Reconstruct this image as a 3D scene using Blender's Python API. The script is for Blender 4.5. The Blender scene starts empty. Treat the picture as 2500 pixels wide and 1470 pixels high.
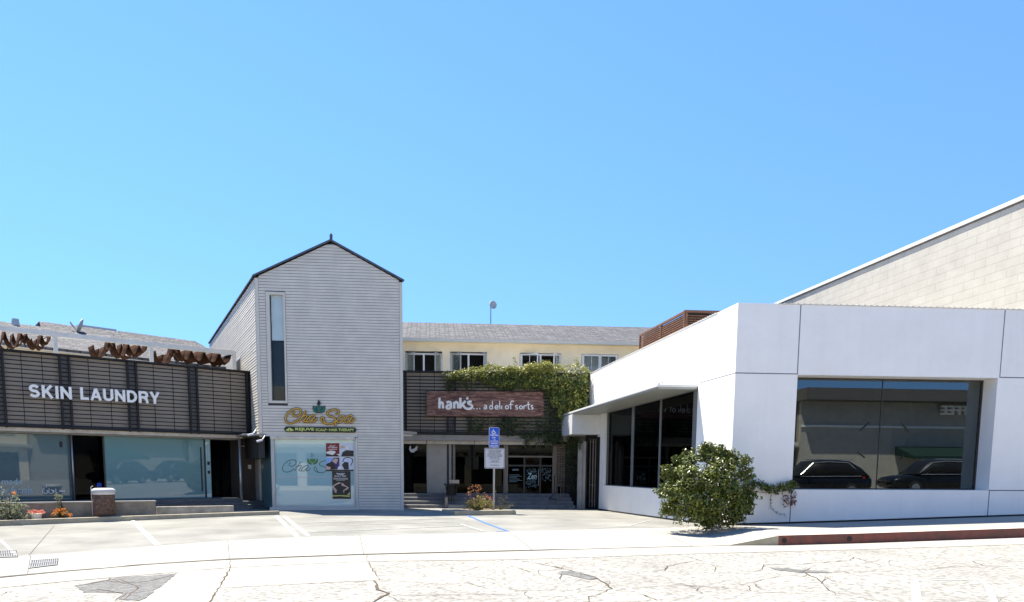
import bpy, math, random
import numpy as np
from mathutils import Vector, Matrix
from mathutils.bvhtree import BVHTree
R = math.radians
random.seed(7); RNG = np.random.default_rng(7)
scn = bpy.context.scene
col = scn.collection
# ---------------------------------------------------------------- camera
FPX, XP, YH, W_, H_ = 1850.0, 1200.0, 1150.0, 2500.0, 1470.0
PITCH = math.atan(0.1167); ROLL = 0.006
YP = YH + FPX * math.tan(PITCH)
CAM = Vector((0, 0, 1.6))
cd = bpy.data.cameras.new('camera'); cam = bpy.data.objects.new('camera', cd); col.objects.link(cam)
cd.sensor_width = 36; cd.lens = 36 * FPX / W_
cd.shift_x = (W_ / 2 - XP) / W_; cd.shift_y = (YP - H_ / 2) / W_
cd.clip_start = 0.1; cd.clip_end = 3000
CM = Matrix.Rotation(math.pi / 2 - PITCH, 4, 'X') @ Matrix.Rotation(ROLL, 4, 'Z')
cam.matrix_world = Matrix.Translation(CAM) @ CM
scn.camera = cam
C3 = CM.to_3x3()
# ---------------------------------------------------------------- light
SUNV = Vector((-0.35, 0.33, 1.0)).normalized()
w = bpy.data.worlds.new('World'); scn.world = w; w.use_nodes = True
nt = w.node_tree; bg = nt.nodes['Background']
sky = nt.nodes.new('ShaderNodeTexSky'); sky.sky_type = 'NISHITA'; sky.sun_disc = False
sky.sun_elevation = math.asin(SUNV.z); sky.sun_rotation = math.atan2(SUNV.x, SUNV.y)
sky.air_density = 1.0; sky.dust_density = 0.0; sky.ozone_density = 3.5; sky.altitude = 50
tcw = nt.nodes.new('ShaderNodeTexCoord'); vmw = nt.nodes.new('ShaderNodeMapping'); vmw.vector_type = 'POINT'
vmw.inputs['Scale'].default_value = (1, 1, .72); vmw.inputs['Location'].default_value = (0, 0, .26)
nt.links.new(tcw.outputs['Generated'], vmw.inputs[0]); nt.links.new(vmw.outputs[0], sky.inputs[0])
hs = nt.nodes.new('ShaderNodeHueSaturation'); hs.inputs['Saturation'].default_value = 1.16; hs.inputs['Hue'].default_value = 0.502
nt.links.new(sky.outputs[0], hs.inputs['Color']); nt.links.new(hs.outputs[0], bg.inputs[0]); bg.inputs[1].default_value = 0.12
sl = bpy.data.lights.new('sun', 'SUN'); so = bpy.data.objects.new('sun', sl); col.objects.link(so)
sl.energy = 5.0; sl.angle = R(0.55); sl.color = (1.0, 0.93, 0.80)
so.rotation_euler = SUNV.to_track_quat('Z', 'Y').to_euler(); so.location = (0, 0, 30)
scn.view_settings.view_transform = 'Standard'; scn.view_settings.look = 'None'
scn.view_settings.exposure = 1.33; scn.view_settings.gamma = 1
scn.render.engine = 'CYCLES'
scn.cycles.max_bounces = 8; scn.cycles.diffuse_bounces = 4; scn.cycles.glossy_bounces = 4
scn.cycles.transparent_max_bounces = 12; scn.cycles.transmission_bounces = 4
scn.cycles.caustics_reflective = False; scn.cycles.caustics_refractive = False
scn.cycles.use_denoising = True
# ---------------------------------------------------------------- measuring helpers: a sight line through a photo pixel
def ray(px, py):
    return (C3 @ Vector(((px - XP) / FPX, (YP - py) / FPX, -1.0))).normalized()
def plan(px, Y, py=YH):
    d = ray(px, py); return (d.x / d.y * Y, Y)
def pix(p):
    v = C3.inverted() @ (Vector(p) - CAM)
    return XP + FPX * v.x / -v.z, YP - FPX * v.y / -v.z
class Frame:
    """vertical plane in plan from p0 to p1; u runs right, n points out to the street side, z up"""
    def __init__(s, p0, p1):
        s.p0 = Vector((p0[0], p0[1], 0)); d = Vector((p1[0] - p0[0], p1[1] - p0[1], 0)); s.L = d.length
        s.u = d.normalized(); s.n = Vector((s.u.y, -s.u.x, 0))
    def pt(s, u, n, z): return s.p0 + s.u * u + s.n * n + Vector((0, 0, z))
    def at(s, px, py, n=0.0):
        d = ray(px, py); o = s.p0 + s.n * n
        t = (o - CAM).dot(s.n) / d.dot(s.n); q = CAM + d * t
        return (q - o).dot(s.u), q.z
    def U(s, px, py=1150, n=0.0): return s.at(px, py, n)[0]
    def Z(s, px, py, n=0.0): return s.at(px, py, n)[1]
def through(p, ang_dir):  # frame end from a start and a direction
    return (p[0] + ang_dir[0], p[1] + ang_dir[1])
# ---------------------------------------------------------------- mesh builder
class MB:
    def __init__(s): s.v = []; s.f = []
    def face(s, pts):
        i = len(s.v); s.v += [tuple(p) for p in pts]; s.f.append(tuple(range(i, i + len(pts))))
    def raw(s, vs, fs):
        i = len(s.v); s.v += [tuple(p) for p in vs]; s.f += [tuple(i + k for k in f) for f in fs]
    def box8(s, a):
        s.raw(a, [(0, 3, 2, 1), (4, 5, 6, 7), (0, 1, 5, 4), (1, 2, 6, 5), (2, 3, 7, 6), (3, 0, 4, 7)])
    def box(s, F, u0, u1, n0, n1, z0, z1):
        if u0 > u1: u0, u1 = u1, u0
        if n0 > n1: n0, n1 = n1, n0
        if z0 > z1: z0, z1 = z1, z0
        q = [(u0, n1), (u1, n1), (u1, n0), (u0, n0)]
        s.box8([F.pt(u, n, z0) for u, n in q] + [F.pt(u, n, z1) for u, n in q])
    def prism(s, F, poly, n0, n1):
        """polygon of (u, z), counter-clockwise seen from outside; n1 is the outer face"""
        a = sum(poly[i][0] * poly[(i + 1) % len(poly)][1] - poly[(i + 1) % len(poly)][0] * poly[i][1] for i in range(len(poly)))
        if a < 0: poly = poly[::-1]
        k = len(poly)
        v = [F.pt(u, n1, z) for u, z in poly] + [F.pt(u, n0, z) for u, z in poly]
        f = [tuple(range(k)), tuple(range(2 * k - 1, k - 1, -1))]
        f += [(i, i + k, (i + 1) % k + k, (i + 1) % k) for i in range(k)]
        s.raw(v, f)
    def slab(s, poly, z0, z1):
        """horizontal prism of plan polygon"""
        a = sum(poly[i][0] * poly[(i + 1) % len(poly)][1] - poly[(i + 1) % len(poly)][0] * poly[i][1] for i in range(len(poly)))
        if a < 0: poly = poly[::-1]
        k = len(poly)
        zz0 = z0 if isinstance(z0, (list, tuple)) else [z0] * k
        zz1 = z1 if isinstance(z1, (list, tuple)) else [z1] * k
        if a < 0 and isinstance(z0, (list, tuple)): zz0 = zz0[::-1]
        if a < 0 and isinstance(z1, (list, tuple)): zz1 = zz1[::-1]
        v = [(x, y, zz1[i]) for i, (x, y) in enumerate(poly)] + [(x, y, zz0[i]) for i, (x, y) in enumerate(poly)]
        f = [tuple(range(k)), tuple(range(2 * k - 1, k - 1, -1))]
        f += [(i, i + k, (i + 1) % k + k, (i + 1) % k) for i in range(k)]
        s.raw(v, f)
    def tube(s, pts, r, sides=8, squash=None):
        """round tube along points; squash=(Vector axis, factor) flattens it along an axis"""
        pts = [Vector(p) for p in pts]; k = len(pts); rings = []
        rr = r if isinstance(r, (list, tuple)) else [r] * k
        prev = None
        for i, p in enumerate(pts):
            t = (pts[min(i + 1, k - 1)] - pts[max(i - 1, 0)])
            if t.length < 1e-9: t = Vector((0, 0, 1))
            t.normalize()
            if prev is None:
                a = t.orthogonal().normalized()
                if squash: a = (squash[0] - t * squash[0].dot(t)).normalized()
            else:
                a = (prev - t * prev.dot(t)).normalized()
                if squash: a = (squash[0] - t * squash[0].dot(t)).normalized()
            b = t.cross(a); prev = a; ring = []
            sq = squash[1] if squash else 1
            for j in range(sides):
                q = 2 * math.pi * j / sides
                ring.append(p + a * math.cos(q) * rr[i] * sq + b * math.sin(q) * rr[i])
            rings.append(ring)
        vs = [q for ring in rings for q in ring]; fs = []
        for i in range(k - 1):
            for j in range(sides):
                fs.append((i * sides + j, i * sides + (j + 1) % sides, (i + 1) * sides + (j + 1) % sides, (i + 1) * sides + j))
        fs.append(tuple(range(sides))[::-1]); fs.append(tuple((k - 1) * sides + j for j in range(sides)))
        s.raw(vs, fs)
    def cyl(s, p, r, h, sides=16, r2=None):
        p = Vector(p); s.tube([p, p + Vector((0, 0, h))], [r, r2 if r2 is not None else r], sides)
    def disc(s, F, u, z, r, n0, n1, k=20):
        s.prism(F, [(u + r * math.cos(2 * math.pi * i / k), z + r * math.sin(2 * math.pi * i / k)) for i in range(k)], n0, n1)
WL = {}
def unwrap(me):
    nv = len(me.vertices)
    if not len(me.polygons): return
    uv = me.uv_layers.new(name='UVMap')
    co = np.empty(nv * 3, 'f'); me.vertices.foreach_get('co', co); co = co.reshape(-1, 3)
    npoly = len(me.polygons); nor = np.empty(npoly * 3, 'f'); me.polygons.foreach_get('normal', nor); nor = nor.reshape(-1, 3)
    tot = np.empty(npoly, 'i'); me.polygons.foreach_get('loop_total', tot)
    li = np.empty(len(me.loops), 'i'); me.loops.foreach_get('vertex_index', li)
    fi = np.repeat(np.arange(npoly), tot)
    t = np.stack([-nor[:, 1], nor[:, 0], np.zeros(npoly)], 1); l = np.linalg.norm(t, axis=1)
    t[l < 0.15] = (1, 0, 0); l[l < 0.15] = 1; t /= l[:, None]
    b = np.cross(nor, t)
    P = co[li]
    res = np.stack([(P * t[fi]).sum(1), (P * b[fi]).sum(1)], 1).astype('f')
    uv.data.foreach_set('uv', res.ravel())
def mk(name, mb, mat, anchor, parent=None, smooth=False):
    me = bpy.data.meshes.new(name)
    a = Vector(anchor)
    V = np.array(mb.v, 'f')
    me.from_pydata([tuple(p) for p in V], [], mb.f)
    unwrap(me)
    me.transform(Matrix.Translation(-a))
    if smooth:
        for p in me.polygons: p.use_smooth = True
    if mat: me.materials.append(mat)
    o = bpy.data.objects.new(name, me); col.objects.link(o)
    if parent is None: o.location = a
    else: o.parent = parent
    WL[o.name] = a
    return o
def base_of(mb):
    V = np.array(mb.v); return Vector(((V[:, 0].min() + V[:, 0].max()) / 2, (V[:, 1].min() + V[:, 1].max()) / 2, V[:, 2].min()))
def thing(name, label, cat, loc, group=None):
    o = bpy.data.objects.new(name, None); col.objects.link(o); o.location = loc; WL[o.name] = Vector(loc)
    o.empty_display_size = 0.2
    o['label'] = label; o['category'] = cat
    if group: o['group'] = group
    return o
def part(name, mb, mat, parent, smooth=False, label=None):
    o = mk(name, mb, mat, WL[parent.name], parent, smooth)
    if label: o['label'] = label
    return o
def single(name, mb, mat, label, cat, group=None, smooth=False):
    o = mk(name, mb, mat, base_of(mb), None, smooth); o['label'] = label; o['category'] = cat
    if group: o['group'] = group
    return o
def struct(name, mb, mat, smooth=False, kind='structure'):
    o = mk(name, mb, mat, (0, 0, 0), None, smooth); o['kind'] = kind; return o
def islands(mb):
    par = list(range(len(mb.v)))
    def fd(i):
        while par[i] != i: par[i] = par[par[i]]; i = par[i]
        return i
    for f in mb.f:
        for k in f[1:]: par[fd(k)] = fd(f[0])
    g = {}
    for f in mb.f: g.setdefault(fd(f[0]), []).append(f)
    for fs in g.values():
        ids = sorted({k for f in fs for k in f}); mp = {k: i for i, k in enumerate(ids)}
        n = MB(); n.v = [mb.v[k] for k in ids]; n.f = [tuple(mp[k] for k in f) for f in fs]; yield n
def pieces(name, mb, mat, parent):
    for n in islands(mb): part(name, n, mat, parent)
def bev(o, wdt=0.01, seg=2):
    m = o.modifiers.new('bevel', 'BEVEL'); m.width = wdt; m.segments = seg; m.limit_method = 'ANGLE'; return o
def copy_thing(root, delta, label=None, rot=None):
    c = root.copy(); col.objects.link(c); c.location = root.location + Vector(delta)
    if rot is not None: c.rotation_euler = (0, 0, rot)
    if label: c['label'] = label
    for ch in root.children:
        d = ch.copy(); col.objects.link(d); d.parent = c
        for g in ch.children:
            e = g.copy(); col.objects.link(e); e.parent = d
    return c
# ---------------------------------------------------------------- materials
def newmat(name):
    m = bpy.data.materials.new(name); m.use_nodes = True
    n = m.node_tree; return m, n, n.nodes['Principled BSDF'], n.links
def nd(n, typ, **kw):
    x = n.nodes.new(typ)
    for k, v in kw.items():
        if k in x.inputs: x.inputs[k].default_value = v
        else: setattr(x, k, v)
    return x
def rgb(c): return (c[0], c[1], c[2], 1)
def mat(name, c, rough=0.7, metal=0.0, var=0.12, scale=3.0, bump=0.0, bscale=40.0, spec=0.4, c2=None, streak=0.0, fine=0.0, coat=0.0, fscale=55.0):
    m, n, b, L = newmat(name)
    tc = nd(n, 'ShaderNodeTexCoord'); geo = nd(n, 'ShaderNodeNewGeometry')
    b.inputs['Roughness'].default_value = rough; b.inputs['Metallic'].default_value = metal
    b.inputs['Specular IOR Level'].default_value = spec
    if coat: b.inputs['Coat Weight'].default_value = coat
    no = nd(n, 'ShaderNodeTexNoise', Scale=scale, Detail=5.0, Roughness=0.6); L.new(geo.outputs['Position'], no.inputs['Vector'])
    mr = nd(n, 'ShaderNodeMapRange'); mr.inputs[1].default_value = 0.3; mr.inputs[2].default_value = 0.7
    L.new(no.outputs[0], mr.inputs[0])
    mx = nd(n, 'ShaderNodeMix', data_type='RGBA'); L.new(mr.outputs[0], mx.inputs[0])
    lo = c2 if c2 else tuple(x * (1 - var) for x in c)
    hi = c if c2 else tuple(min(1, x * (1 + var * 0.6)) for x in c)
    mx.inputs[6].default_value = rgb(lo); mx.inputs[7].default_value = rgb(hi)
    out = mx.outputs[2]
    if streak:  # rain streaks: noise stretched down the wall
        mp = nd(n, 'ShaderNodeMapping'); mp.inputs['Scale'].default_value = (5, 5, 0.35)
        L.new(geo.outputs['Position'], mp.inputs[0])
        sn = nd(n, 'ShaderNodeTexNoise', Scale=1.0, Detail=6.0, Roughness=0.65); L.new(mp.outputs[0], sn.inputs['Vector'])
        sr = nd(n, 'ShaderNodeMapRange'); sr.inputs[1].default_value = 0.5; sr.inputs[2].default_value = 0.78; sr.inputs[3].default_value = 0; sr.inputs[4].default_value = streak
        L.new(sn.outputs[0], sr.inputs[0])
        m2 = nd(n, 'ShaderNodeMix', data_type='RGBA'); L.new(sr.outputs[0], m2.inputs[0]); L.new(out, m2.inputs[6])
        m2.inputs[7].default_value = rgb(tuple(x * 0.55 for x in c)); out = m2.outputs[2]
    if fine:
        fn = nd(n, 'ShaderNodeTexNoise', Scale=fscale, Detail=4.0); L.new(geo.outputs['Position'], fn.inputs['Vector'])
        fr = nd(n, 'ShaderNodeMapRange'); fr.inputs[1].default_value = 0.42; fr.inputs[2].default_value = 0.68; fr.inputs[4].default_value = fine
        L.new(fn.outputs[0], fr.inputs[0])
        m3 = nd(n, 'ShaderNodeMix', data_type='RGBA'); L.new(fr.outputs[0], m3.inputs[0]); L.new(out, m3.inputs[6])
        m3.inputs[7].default_value = rgb(tuple(x * 0.4 for x in c)); out = m3.outputs[2]
    L.new(out, b.inputs['Base Color'])
    if bump:
        bn = nd(n, 'ShaderNodeTexNoise', Scale=bscale, Detail=4.0); L.new(geo.outputs['Position'], bn.inputs['Vector'])
        bp = nd(n, 'ShaderNodeBump', Strength=bump, Distance=0.02); L.new(bn.outputs[0], bp.inputs['Height']); L.new(bp.outputs[0], b.inputs['Normal'])
    return m
def leafmat(name, ca, cb, trans=0.35, rough=0.38, scale=9.0):
    m, n, b, L = newmat(name)
    geo = nd(n, 'ShaderNodeNewGeometry')
    no = nd(n, 'ShaderNodeTexNoise', Scale=scale, Detail=2.0); L.new(geo.outputs['Position'], no.inputs['Vector'])
    ad = nd(n, 'ShaderNodeMath', operation='ADD'); L.new(no.outputs[0], ad.inputs[0])
    rm = nd(n, 'ShaderNodeMapRange'); rm.inputs[3].default_value = -0.3; rm.inputs[4].default_value = 0.3
    L.new(geo.outputs['Random Per Island'], rm.inputs[0]); L.new(rm.outputs[0], ad.inputs[1])
    mx = nd(n, 'ShaderNodeMix', data_type='RGBA'); mx.clamp_factor = True; L.new(ad.outputs[0], mx.inputs[0])
    mx.inputs[6].default_value = rgb(ca); mx.inputs[7].default_value = rgb(cb)
    L.new(mx.outputs[2], b.inputs['Base Color']); b.inputs['Roughness'].default_value = rough
    tr = nd(n, 'ShaderNodeBsdfTranslucent'); L.new(mx.outputs[2], tr.inputs[0])
    ms = nd(n, 'ShaderNodeMixShader'); ms.inputs[0].default_value = trans
    L.new(b.outputs[0], ms.inputs[1]); L.new(tr.outputs[0], ms.inputs[2]); L.new(ms.outputs[0], n.nodes['Material Output'].inputs[0])
    return m
def glassmat(name, tint, refl=0.12, rough=0.005, top=1.0):
    """window glass: clear tinted sheet with a mirror share that grows towards grazing"""
    m, n, b, L = newmat(name); n.nodes.remove(b)
    tr = nd(n, 'ShaderNodeBsdfTransparent'); tr.inputs[0].default_value = rgb(tint)
    gl = nd(n, 'ShaderNodeBsdfGlossy', Roughness=rough); gl.inputs[0].default_value = (0.9, 0.97, 0.95, 1)
    lw = nd(n, 'ShaderNodeLayerWeight', Blend=0.35)
    lw = nd(n, 'ShaderNodeFresnel', IOR=1.45); mr = nd(n, 'ShaderNodeMapRange'); mr.inputs[3].default_value = refl; mr.inputs[4].default_value = top
    L.new(lw.outputs[0], mr.inputs[0])
    ms = nd(n, 'ShaderNodeMixShader'); L.new(mr.outputs[0], ms.inputs[0]); L.new(tr.outputs[0], ms.inputs[1]); L.new(gl.outputs[0], ms.inputs[2])
    L.new(ms.outputs[0], n.nodes['Material Output'].inputs[0])
    return m
def frosted(name, c, refl=0.16):
    m, n, b, L = newmat(name)
    b.inputs['Base Color'].default_value = rgb(c); b.inputs['Roughness'].default_value = 0.35
    gl = nd(n, 'ShaderNodeBsdfGlossy', Roughness=0.01); gl.inputs[0].default_value = (0.95, 1, 1, 1)
    lw = nd(n, 'ShaderNodeLayerWeight', Blend=0.3)
    lw = nd(n, 'ShaderNodeFresnel', IOR=1.45); mr = nd(n, 'ShaderNodeMapRange'); mr.inputs[3].default_value = refl; mr.inputs[4].default_value = 1.0
    L.new(lw.outputs[0], mr.inputs[0])
    ms = nd(n, 'ShaderNodeMixShader'); L.new(mr.outputs[0], ms.inputs[0]); L.new(b.outputs[0], ms.inputs[1]); L.new(gl.outputs[0], ms.inputs[2])
    L.new(ms.outputs[0], n.nodes['Material Output'].inputs[0])
    return m
def brickmat(name, c1, c2, mortar, bw, bh, msize, rough=0.85, bump=0.4, offs=0.5, nscale=1.5, nvar=0.25, mscale=1.0, bias=0.0):
    m, n, b, L = newmat(name)
    tc = nd(n, 'ShaderNodeTexCoord'); geo = nd(n, 'ShaderNodeNewGeometry')
    br = nd(n, 'ShaderNodeTexBrick'); br.offset = offs
    br.inputs['Color1'].default_value = rgb(c1); br.inputs['Color2'].default_value = rgb(c2); br.inputs['Mortar'].default_value = rgb(mortar)
    br.inputs['Scale'].default_value = 1.0; br.inputs['Mortar Size'].default_value = msize; br.inputs['Mortar Smooth'].default_value = 0.2
    br.inputs['Brick Width'].default_value = bw; br.inputs['Row Height'].default_value = bh; br.inputs['Bias'].default_value = bias
    nz = nd(n, 'ShaderNodeTexNoise', Scale=4.0, Detail=2.0); L.new(geo.outputs['Position'], nz.inputs['Vector'])
    vm = nd(n, 'ShaderNodeVectorMath', operation='SCALE'); vm.inputs[3].default_value = bh * 0.12 * mscale
    L.new(nz.outputs['Color'], vm.inputs[0]); va = nd(n, 'ShaderNodeVectorMath', operation='ADD')
    L.new(tc.outputs['UV'], va.inputs[0]); L.new(vm.outputs[0], va.inputs[1]); L.new(va.outputs[0], br.inputs['Vector'])
    no = nd(n, 'ShaderNodeTexNoise', Scale=nscale, Detail=6.0, Roughness=0.65); L.new(geo.outputs['Position'], no.inputs['Vector'])
    mr = nd(n, 'ShaderNodeMapRange'); mr.inputs[1].default_value = 0.3; mr.inputs[2].default_value = 0.7; mr.inputs[3].default_value = 1 - nvar; mr.inputs[4].default_value = 1 + nvar * 0.4
    L.new(no.outputs[0], mr.inputs[0])
    mu = nd(n, 'ShaderNodeVectorMath', operation='SCALE'); L.new(br.outputs['Color'], mu.inputs[0]); L.new(mr.outputs[0], mu.inputs[3])
    L.new(mu.outputs[0], b.inputs['Base Color']); b.inputs['Roughness'].default_value = rough
    bp = nd(n, 'ShaderNodeBump', Strength=bump, Distance=0.01, invert=True); L.new(br.outputs['Fac'], bp.inputs['Height'])
    b2 = nd(n, 'ShaderNodeBump', Strength=0.25, Distance=0.01); L.new(no.outputs[0], b2.inputs['Height']); L.new(bp.outputs[0], b2.inputs['Normal'])
    L.new(b2.outputs[0], b.inputs['Normal'])
    return m
M = {}
M['road'] = mat('aged asphalt', (0.345, 0.33, 0.295), 0.9, var=0.22, scale=0.6, bump=0.5, bscale=60, fine=.95, fscale=13.0)
M['gutter'] = mat('gutter concrete', (0.345, 0.327, 0.28), 0.85, var=0.12, scale=1.4, bump=0.2, bscale=30, fine=0.12, fscale=20)
M['patch'] = mat('dark asphalt patch', (0.17, 0.167, 0.16), 0.9, var=0.3, scale=6, bump=0.5, bscale=60, fine=0.8, fscale=22)
M['walk'] = mat('sidewalk concrete', (0.335, 0.318, 0.28), 0.85, var=0.18, scale=1.2, bump=0.15, bscale=30, fine=0.10)
M['lot'] = mat('parking lot concrete', (0.22, 0.216, 0.195), 0.85, var=0.32, scale=0.7, bump=0.15, bscale=30, fine=0.12)
M['crack'] = mat('crack', (0.09, 0.065, 0.045), 1.0, var=0.5, scale=14)
M['joint'] = mat('joint', (0.13, 0.12, 0.11), 1.0, var=0.4, scale=6)
M['conc'] = mat('cast concrete', (0.42, 0.37, 0.29), 0.85, var=0.35, scale=3.5, bump=0.2, bscale=25, streak=0.35)
M['curbconc'] = mat('curb concrete', (0.42, 0.37, 0.265), 0.85, var=0.25, scale=3.0, bump=0.25, bscale=30, fine=0.2)
M['whiteline'] = mat('worn white paint', (0.78, 0.78, 0.77), 0.7, var=0.15, scale=9)
M['faintline'] = mat('faded white paint', (0.36, 0.36, 0.345), 0.7, var=0.3, scale=9)
M['blueline'] = mat('blue line paint', (0.06, 0.17, 0.52), 0.6, var=0.35, scale=12)
M['redcurb'] = mat('faded red curb paint', (0.30, 0.085, 0.06), 0.75, c2=(0.11, 0.07, 0.055), scale=5, streak=0.5, fine=0.4)
M['redtop'] = mat('worn red curb top', (0.60, 0.42, 0.36), 0.75, c2=(0.50, 0.47, 0.42), scale=4)
M['white'] = mat('white plaster', (0.91, 0.875, 0.82), 0.8, var=0.04, scale=1.3, bump=0.3, bscale=14, streak=0.08)
M['whitejoint'] = mat('panel joint', (0.16, 0.16, 0.19), 0.9, var=0.1)
M['whitemetal'] = mat('white coated metal', (0.74, 0.74, 0.72), 0.4, var=0.05, scale=2)
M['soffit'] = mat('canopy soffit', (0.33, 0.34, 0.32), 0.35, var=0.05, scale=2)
M['block'] = brickmat('painted block wall', (0.455, 0.425, 0.365), (0.44, 0.41, 0.35), (0.385, 0.355, 0.30), 0.86, 0.265, 0.016, nvar=0.14, bump=0.25)
M['blockcap'] = mat('coping', (0.70, 0.68, 0.63), 0.7, var=0.06)
M['siding'] = mat('grey lap siding', (0.68, 0.615, 0.515), 0.7, var=0.10, scale=2.2, bump=0.08, bscale=20)
M['sideback'] = mat('siding gap', (0.05, 0.05, 0.05), 0.9)
M['trimgrey'] = mat('grey trim', (0.62, 0.575, 0.49), 0.65, var=0.05)
M['roofedge'] = mat('dark roof edge', (0.09, 0.095, 0.11), 0.6)
M['shingle'] = brickmat('asphalt shingles', (0.17, 0.165, 0.17), (0.075, 0.073, 0.08), (0.025, 0.025, 0.028), 0.46, 0.19, 0.03, nvar=0.75, bump=0.9, offs=0.37, mscale=2.0, nscale=7)
M['cream'] = mat('cream stucco', (0.85, 0.75, 0.56), 0.85, var=0.10, scale=1.6, bump=0.25, bscale=22)
M['creamtrim'] = mat('cream eave board', (0.84, 0.74, 0.54), 0.7, var=0.05)
M['gutterw'] = mat('pale gutter', (0.56, 0.54, 0.48), 0.6, var=0.05)
M['taupe'] = mat('taupe parapet plaster', (0.40, 0.345, 0.285), 0.85, var=0.10, scale=2, bump=0.1)
M['slat'] = mat('dark steel slat', (0.012, 0.011, 0.011), 0.6, var=0.2, scale=5)
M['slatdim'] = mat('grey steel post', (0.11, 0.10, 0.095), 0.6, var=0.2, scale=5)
M['fascia'] = mat('galvanised fascia', (0.62, 0.55, 0.45), 0.45, var=0.22, scale=3, streak=0.4)
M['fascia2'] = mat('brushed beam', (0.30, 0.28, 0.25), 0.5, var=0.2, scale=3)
M['frame'] = mat('window aluminium', (0.42, 0.43, 0.43), 0.4, metal=0.3, var=0.06)
M['grime'] = mat('drip stain', (0.50, 0.48, 0.45), .9)
M['framemid'] = mat('mullion aluminium', (0.20, 0.21, 0.22), 0.4, metal=0.3)
M['litter'] = leafmat('dry fallen leaf', (0.10, 0.06, 0.03), (0.22, 0.16, 0.08), .1, .8)
M['framedk'] = mat('dark bronze frame', (0.05, 0.045, 0.04), 0.45, var=0.1)
M['framebr'] = mat('bronze frame', (0.22, 0.18, 0.14), 0.45, var=0.15)
M['steel'] = mat('galvanised post', (0.45, 0.45, 0.45), 0.35, metal=0.7, var=0.12)
M['pergola'] = mat('pale pergola steel', (0.68, 0.67, 0.62), 0.55, var=0.1)
M['cloth'] = mat('brown shade cloth', (0.040, 0.018, 0.010), 0.95, var=0.35, scale=5, spec=0.05)
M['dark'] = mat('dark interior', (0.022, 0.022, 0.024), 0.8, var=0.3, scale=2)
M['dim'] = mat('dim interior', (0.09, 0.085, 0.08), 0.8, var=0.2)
M['deck'] = mat('porch decking', (0.13, 0.125, 0.12), 0.75, var=0.25, scale=4)
M['step'] = mat('grey stone steps', (0.17, 0.17, 0.175), 0.8, var=0.3, scale=2.5, fine=0.15)
M['stepl'] = mat('pale step end', (0.27, 0.26, 0.24), 0.8, var=0.3, scale=2.5)
M['stonewall'] = mat('limestone panel', (0.40, 0.37, 0.32), 0.8, var=0.12, scale=2.0)
M['lettersw'] = mat('white letter', (0.92, 0.89, 0.84), 0.4, var=0.02)
M['decal'] = mat('pale glass decal', (0.45, 0.60, 0.62), 0.4, var=0.05)
M['gold'] = mat('gold letter', (0.60, 0.33, 0.05), 0.38, metal=0.1, var=0.08)
M['black'] = mat('black', (0.012, 0.012, 0.013), 0.45, var=0.1)
M['lime'] = mat('lime letter', (0.62, 0.70, 0.16), 0.5, var=0.05)
M['green'] = mat('emblem green', (0.01, 0.13, 0.09), 0.4, var=0.1)
M['olive'] = mat('window emblem green', (0.09, 0.20, 0.05), 0.6, var=0.1)
M['decaldk'] = mat('dark green script', (0.06, 0.09, 0.06), 0.6, var=0.1)
M['clear'] = glassmat('clear glass', (0.92, 0.95, 0.95), 0.0, top=.4)
M['awning'] = mat('dark green canvas', (0.006, 0.030, 0.023), .8)
M['tealclear'] = frosted('teal tinted glass', (0.035, 0.11, 0.13), 0.05)
M['darkglass'] = glassmat('dark glass', (0.08, 0.09, 0.10), 0.0, top=.28)
M['bigglass'] = glassmat('big window glass', (0.30, 0.34, 0.32), 0.125)
M['frost'] = frosted('frosted teal film', (0.12, 0.28, 0.29), 0.045)
M['frost2'] = frosted('pale frosted film', (0.28, 0.48, 0.50), 0.07)
M['blind'] = mat('roller blind', (0.88, 0.92, 0.95), 0.7, var=0.05)
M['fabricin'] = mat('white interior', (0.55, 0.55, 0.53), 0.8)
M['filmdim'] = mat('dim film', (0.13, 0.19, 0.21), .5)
M['ghost'] = mat('ghost paint', (0.48, 0.465, 0.435), .7, var=.3, scale=7)
M['brownwood'] = mat('cedar slats', (0.20, 0.095, 0.05), 0.7, var=0.3, scale=6)
M['binagg'] = mat('exposed aggregate', (0.22, 0.13, 0.09), 0.85, c2=(0.05, 0.03, 0.022), scale=20, bump=1.0, bscale=45)
M['plastic'] = mat('grey lid', (0.48, 0.48, 0.48), 0.45, var=0.1)
M['pot'] = mat('white plastic pot', (0.72, 0.68, 0.6), 0.55, var=0.08)
M['soil'] = mat('dry soil', (0.14, 0.10, 0.065), 0.95, var=0.5, scale=12, bump=0.8, bscale=30)
M['redbrown'] = mat('door', (0.05, 0.035, 0.03), 0.5, var=0.1)
M['signblue'] = mat('sign blue', (0.015, 0.10, 0.60), 0.35, var=0.04)
M['signwhite'] = mat('sign white', (0.62, 0.62, 0.66), 0.4, var=0.04)
M['stem'] = mat('woody stem', (0.10, 0.07, 0.045), 0.9, var=0.3)
M['bush'] = leafmat('glossy bush leaf', (0.007, 0.022, 0.003), (0.20, 0.225, 0.02), 0.10, 0.36)
M['vineshade'] = leafmat('shaded vine leaf', (0.010, 0.028, 0.004), (0.15, 0.19, 0.03), 0.15, 0.45)  # darker copy of the vine leaf colour, with the shade painted in
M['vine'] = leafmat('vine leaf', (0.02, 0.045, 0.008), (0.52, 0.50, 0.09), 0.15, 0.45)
M['vinedk'] = leafmat('hanging vine leaf', (0.03, 0.045, 0.018), (0.10, 0.13, 0.035), 0.2, 0.5)
M['reddry'] = leafmat('reddish leaf', (0.16, 0.06, 0.04), (0.30, 0.13, 0.09), 0.3, 0.6)
M['nandg'] = leafmat('yellow green leaf', (0.13, 0.15, 0.03), (0.50, 0.42, 0.14), 0.25, 0.5)
M['nandr'] = leafmat('red orange leaf', (0.36, 0.07, 0.035), (0.60, 0.33, 0.14), 0.25, 0.5)
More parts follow.
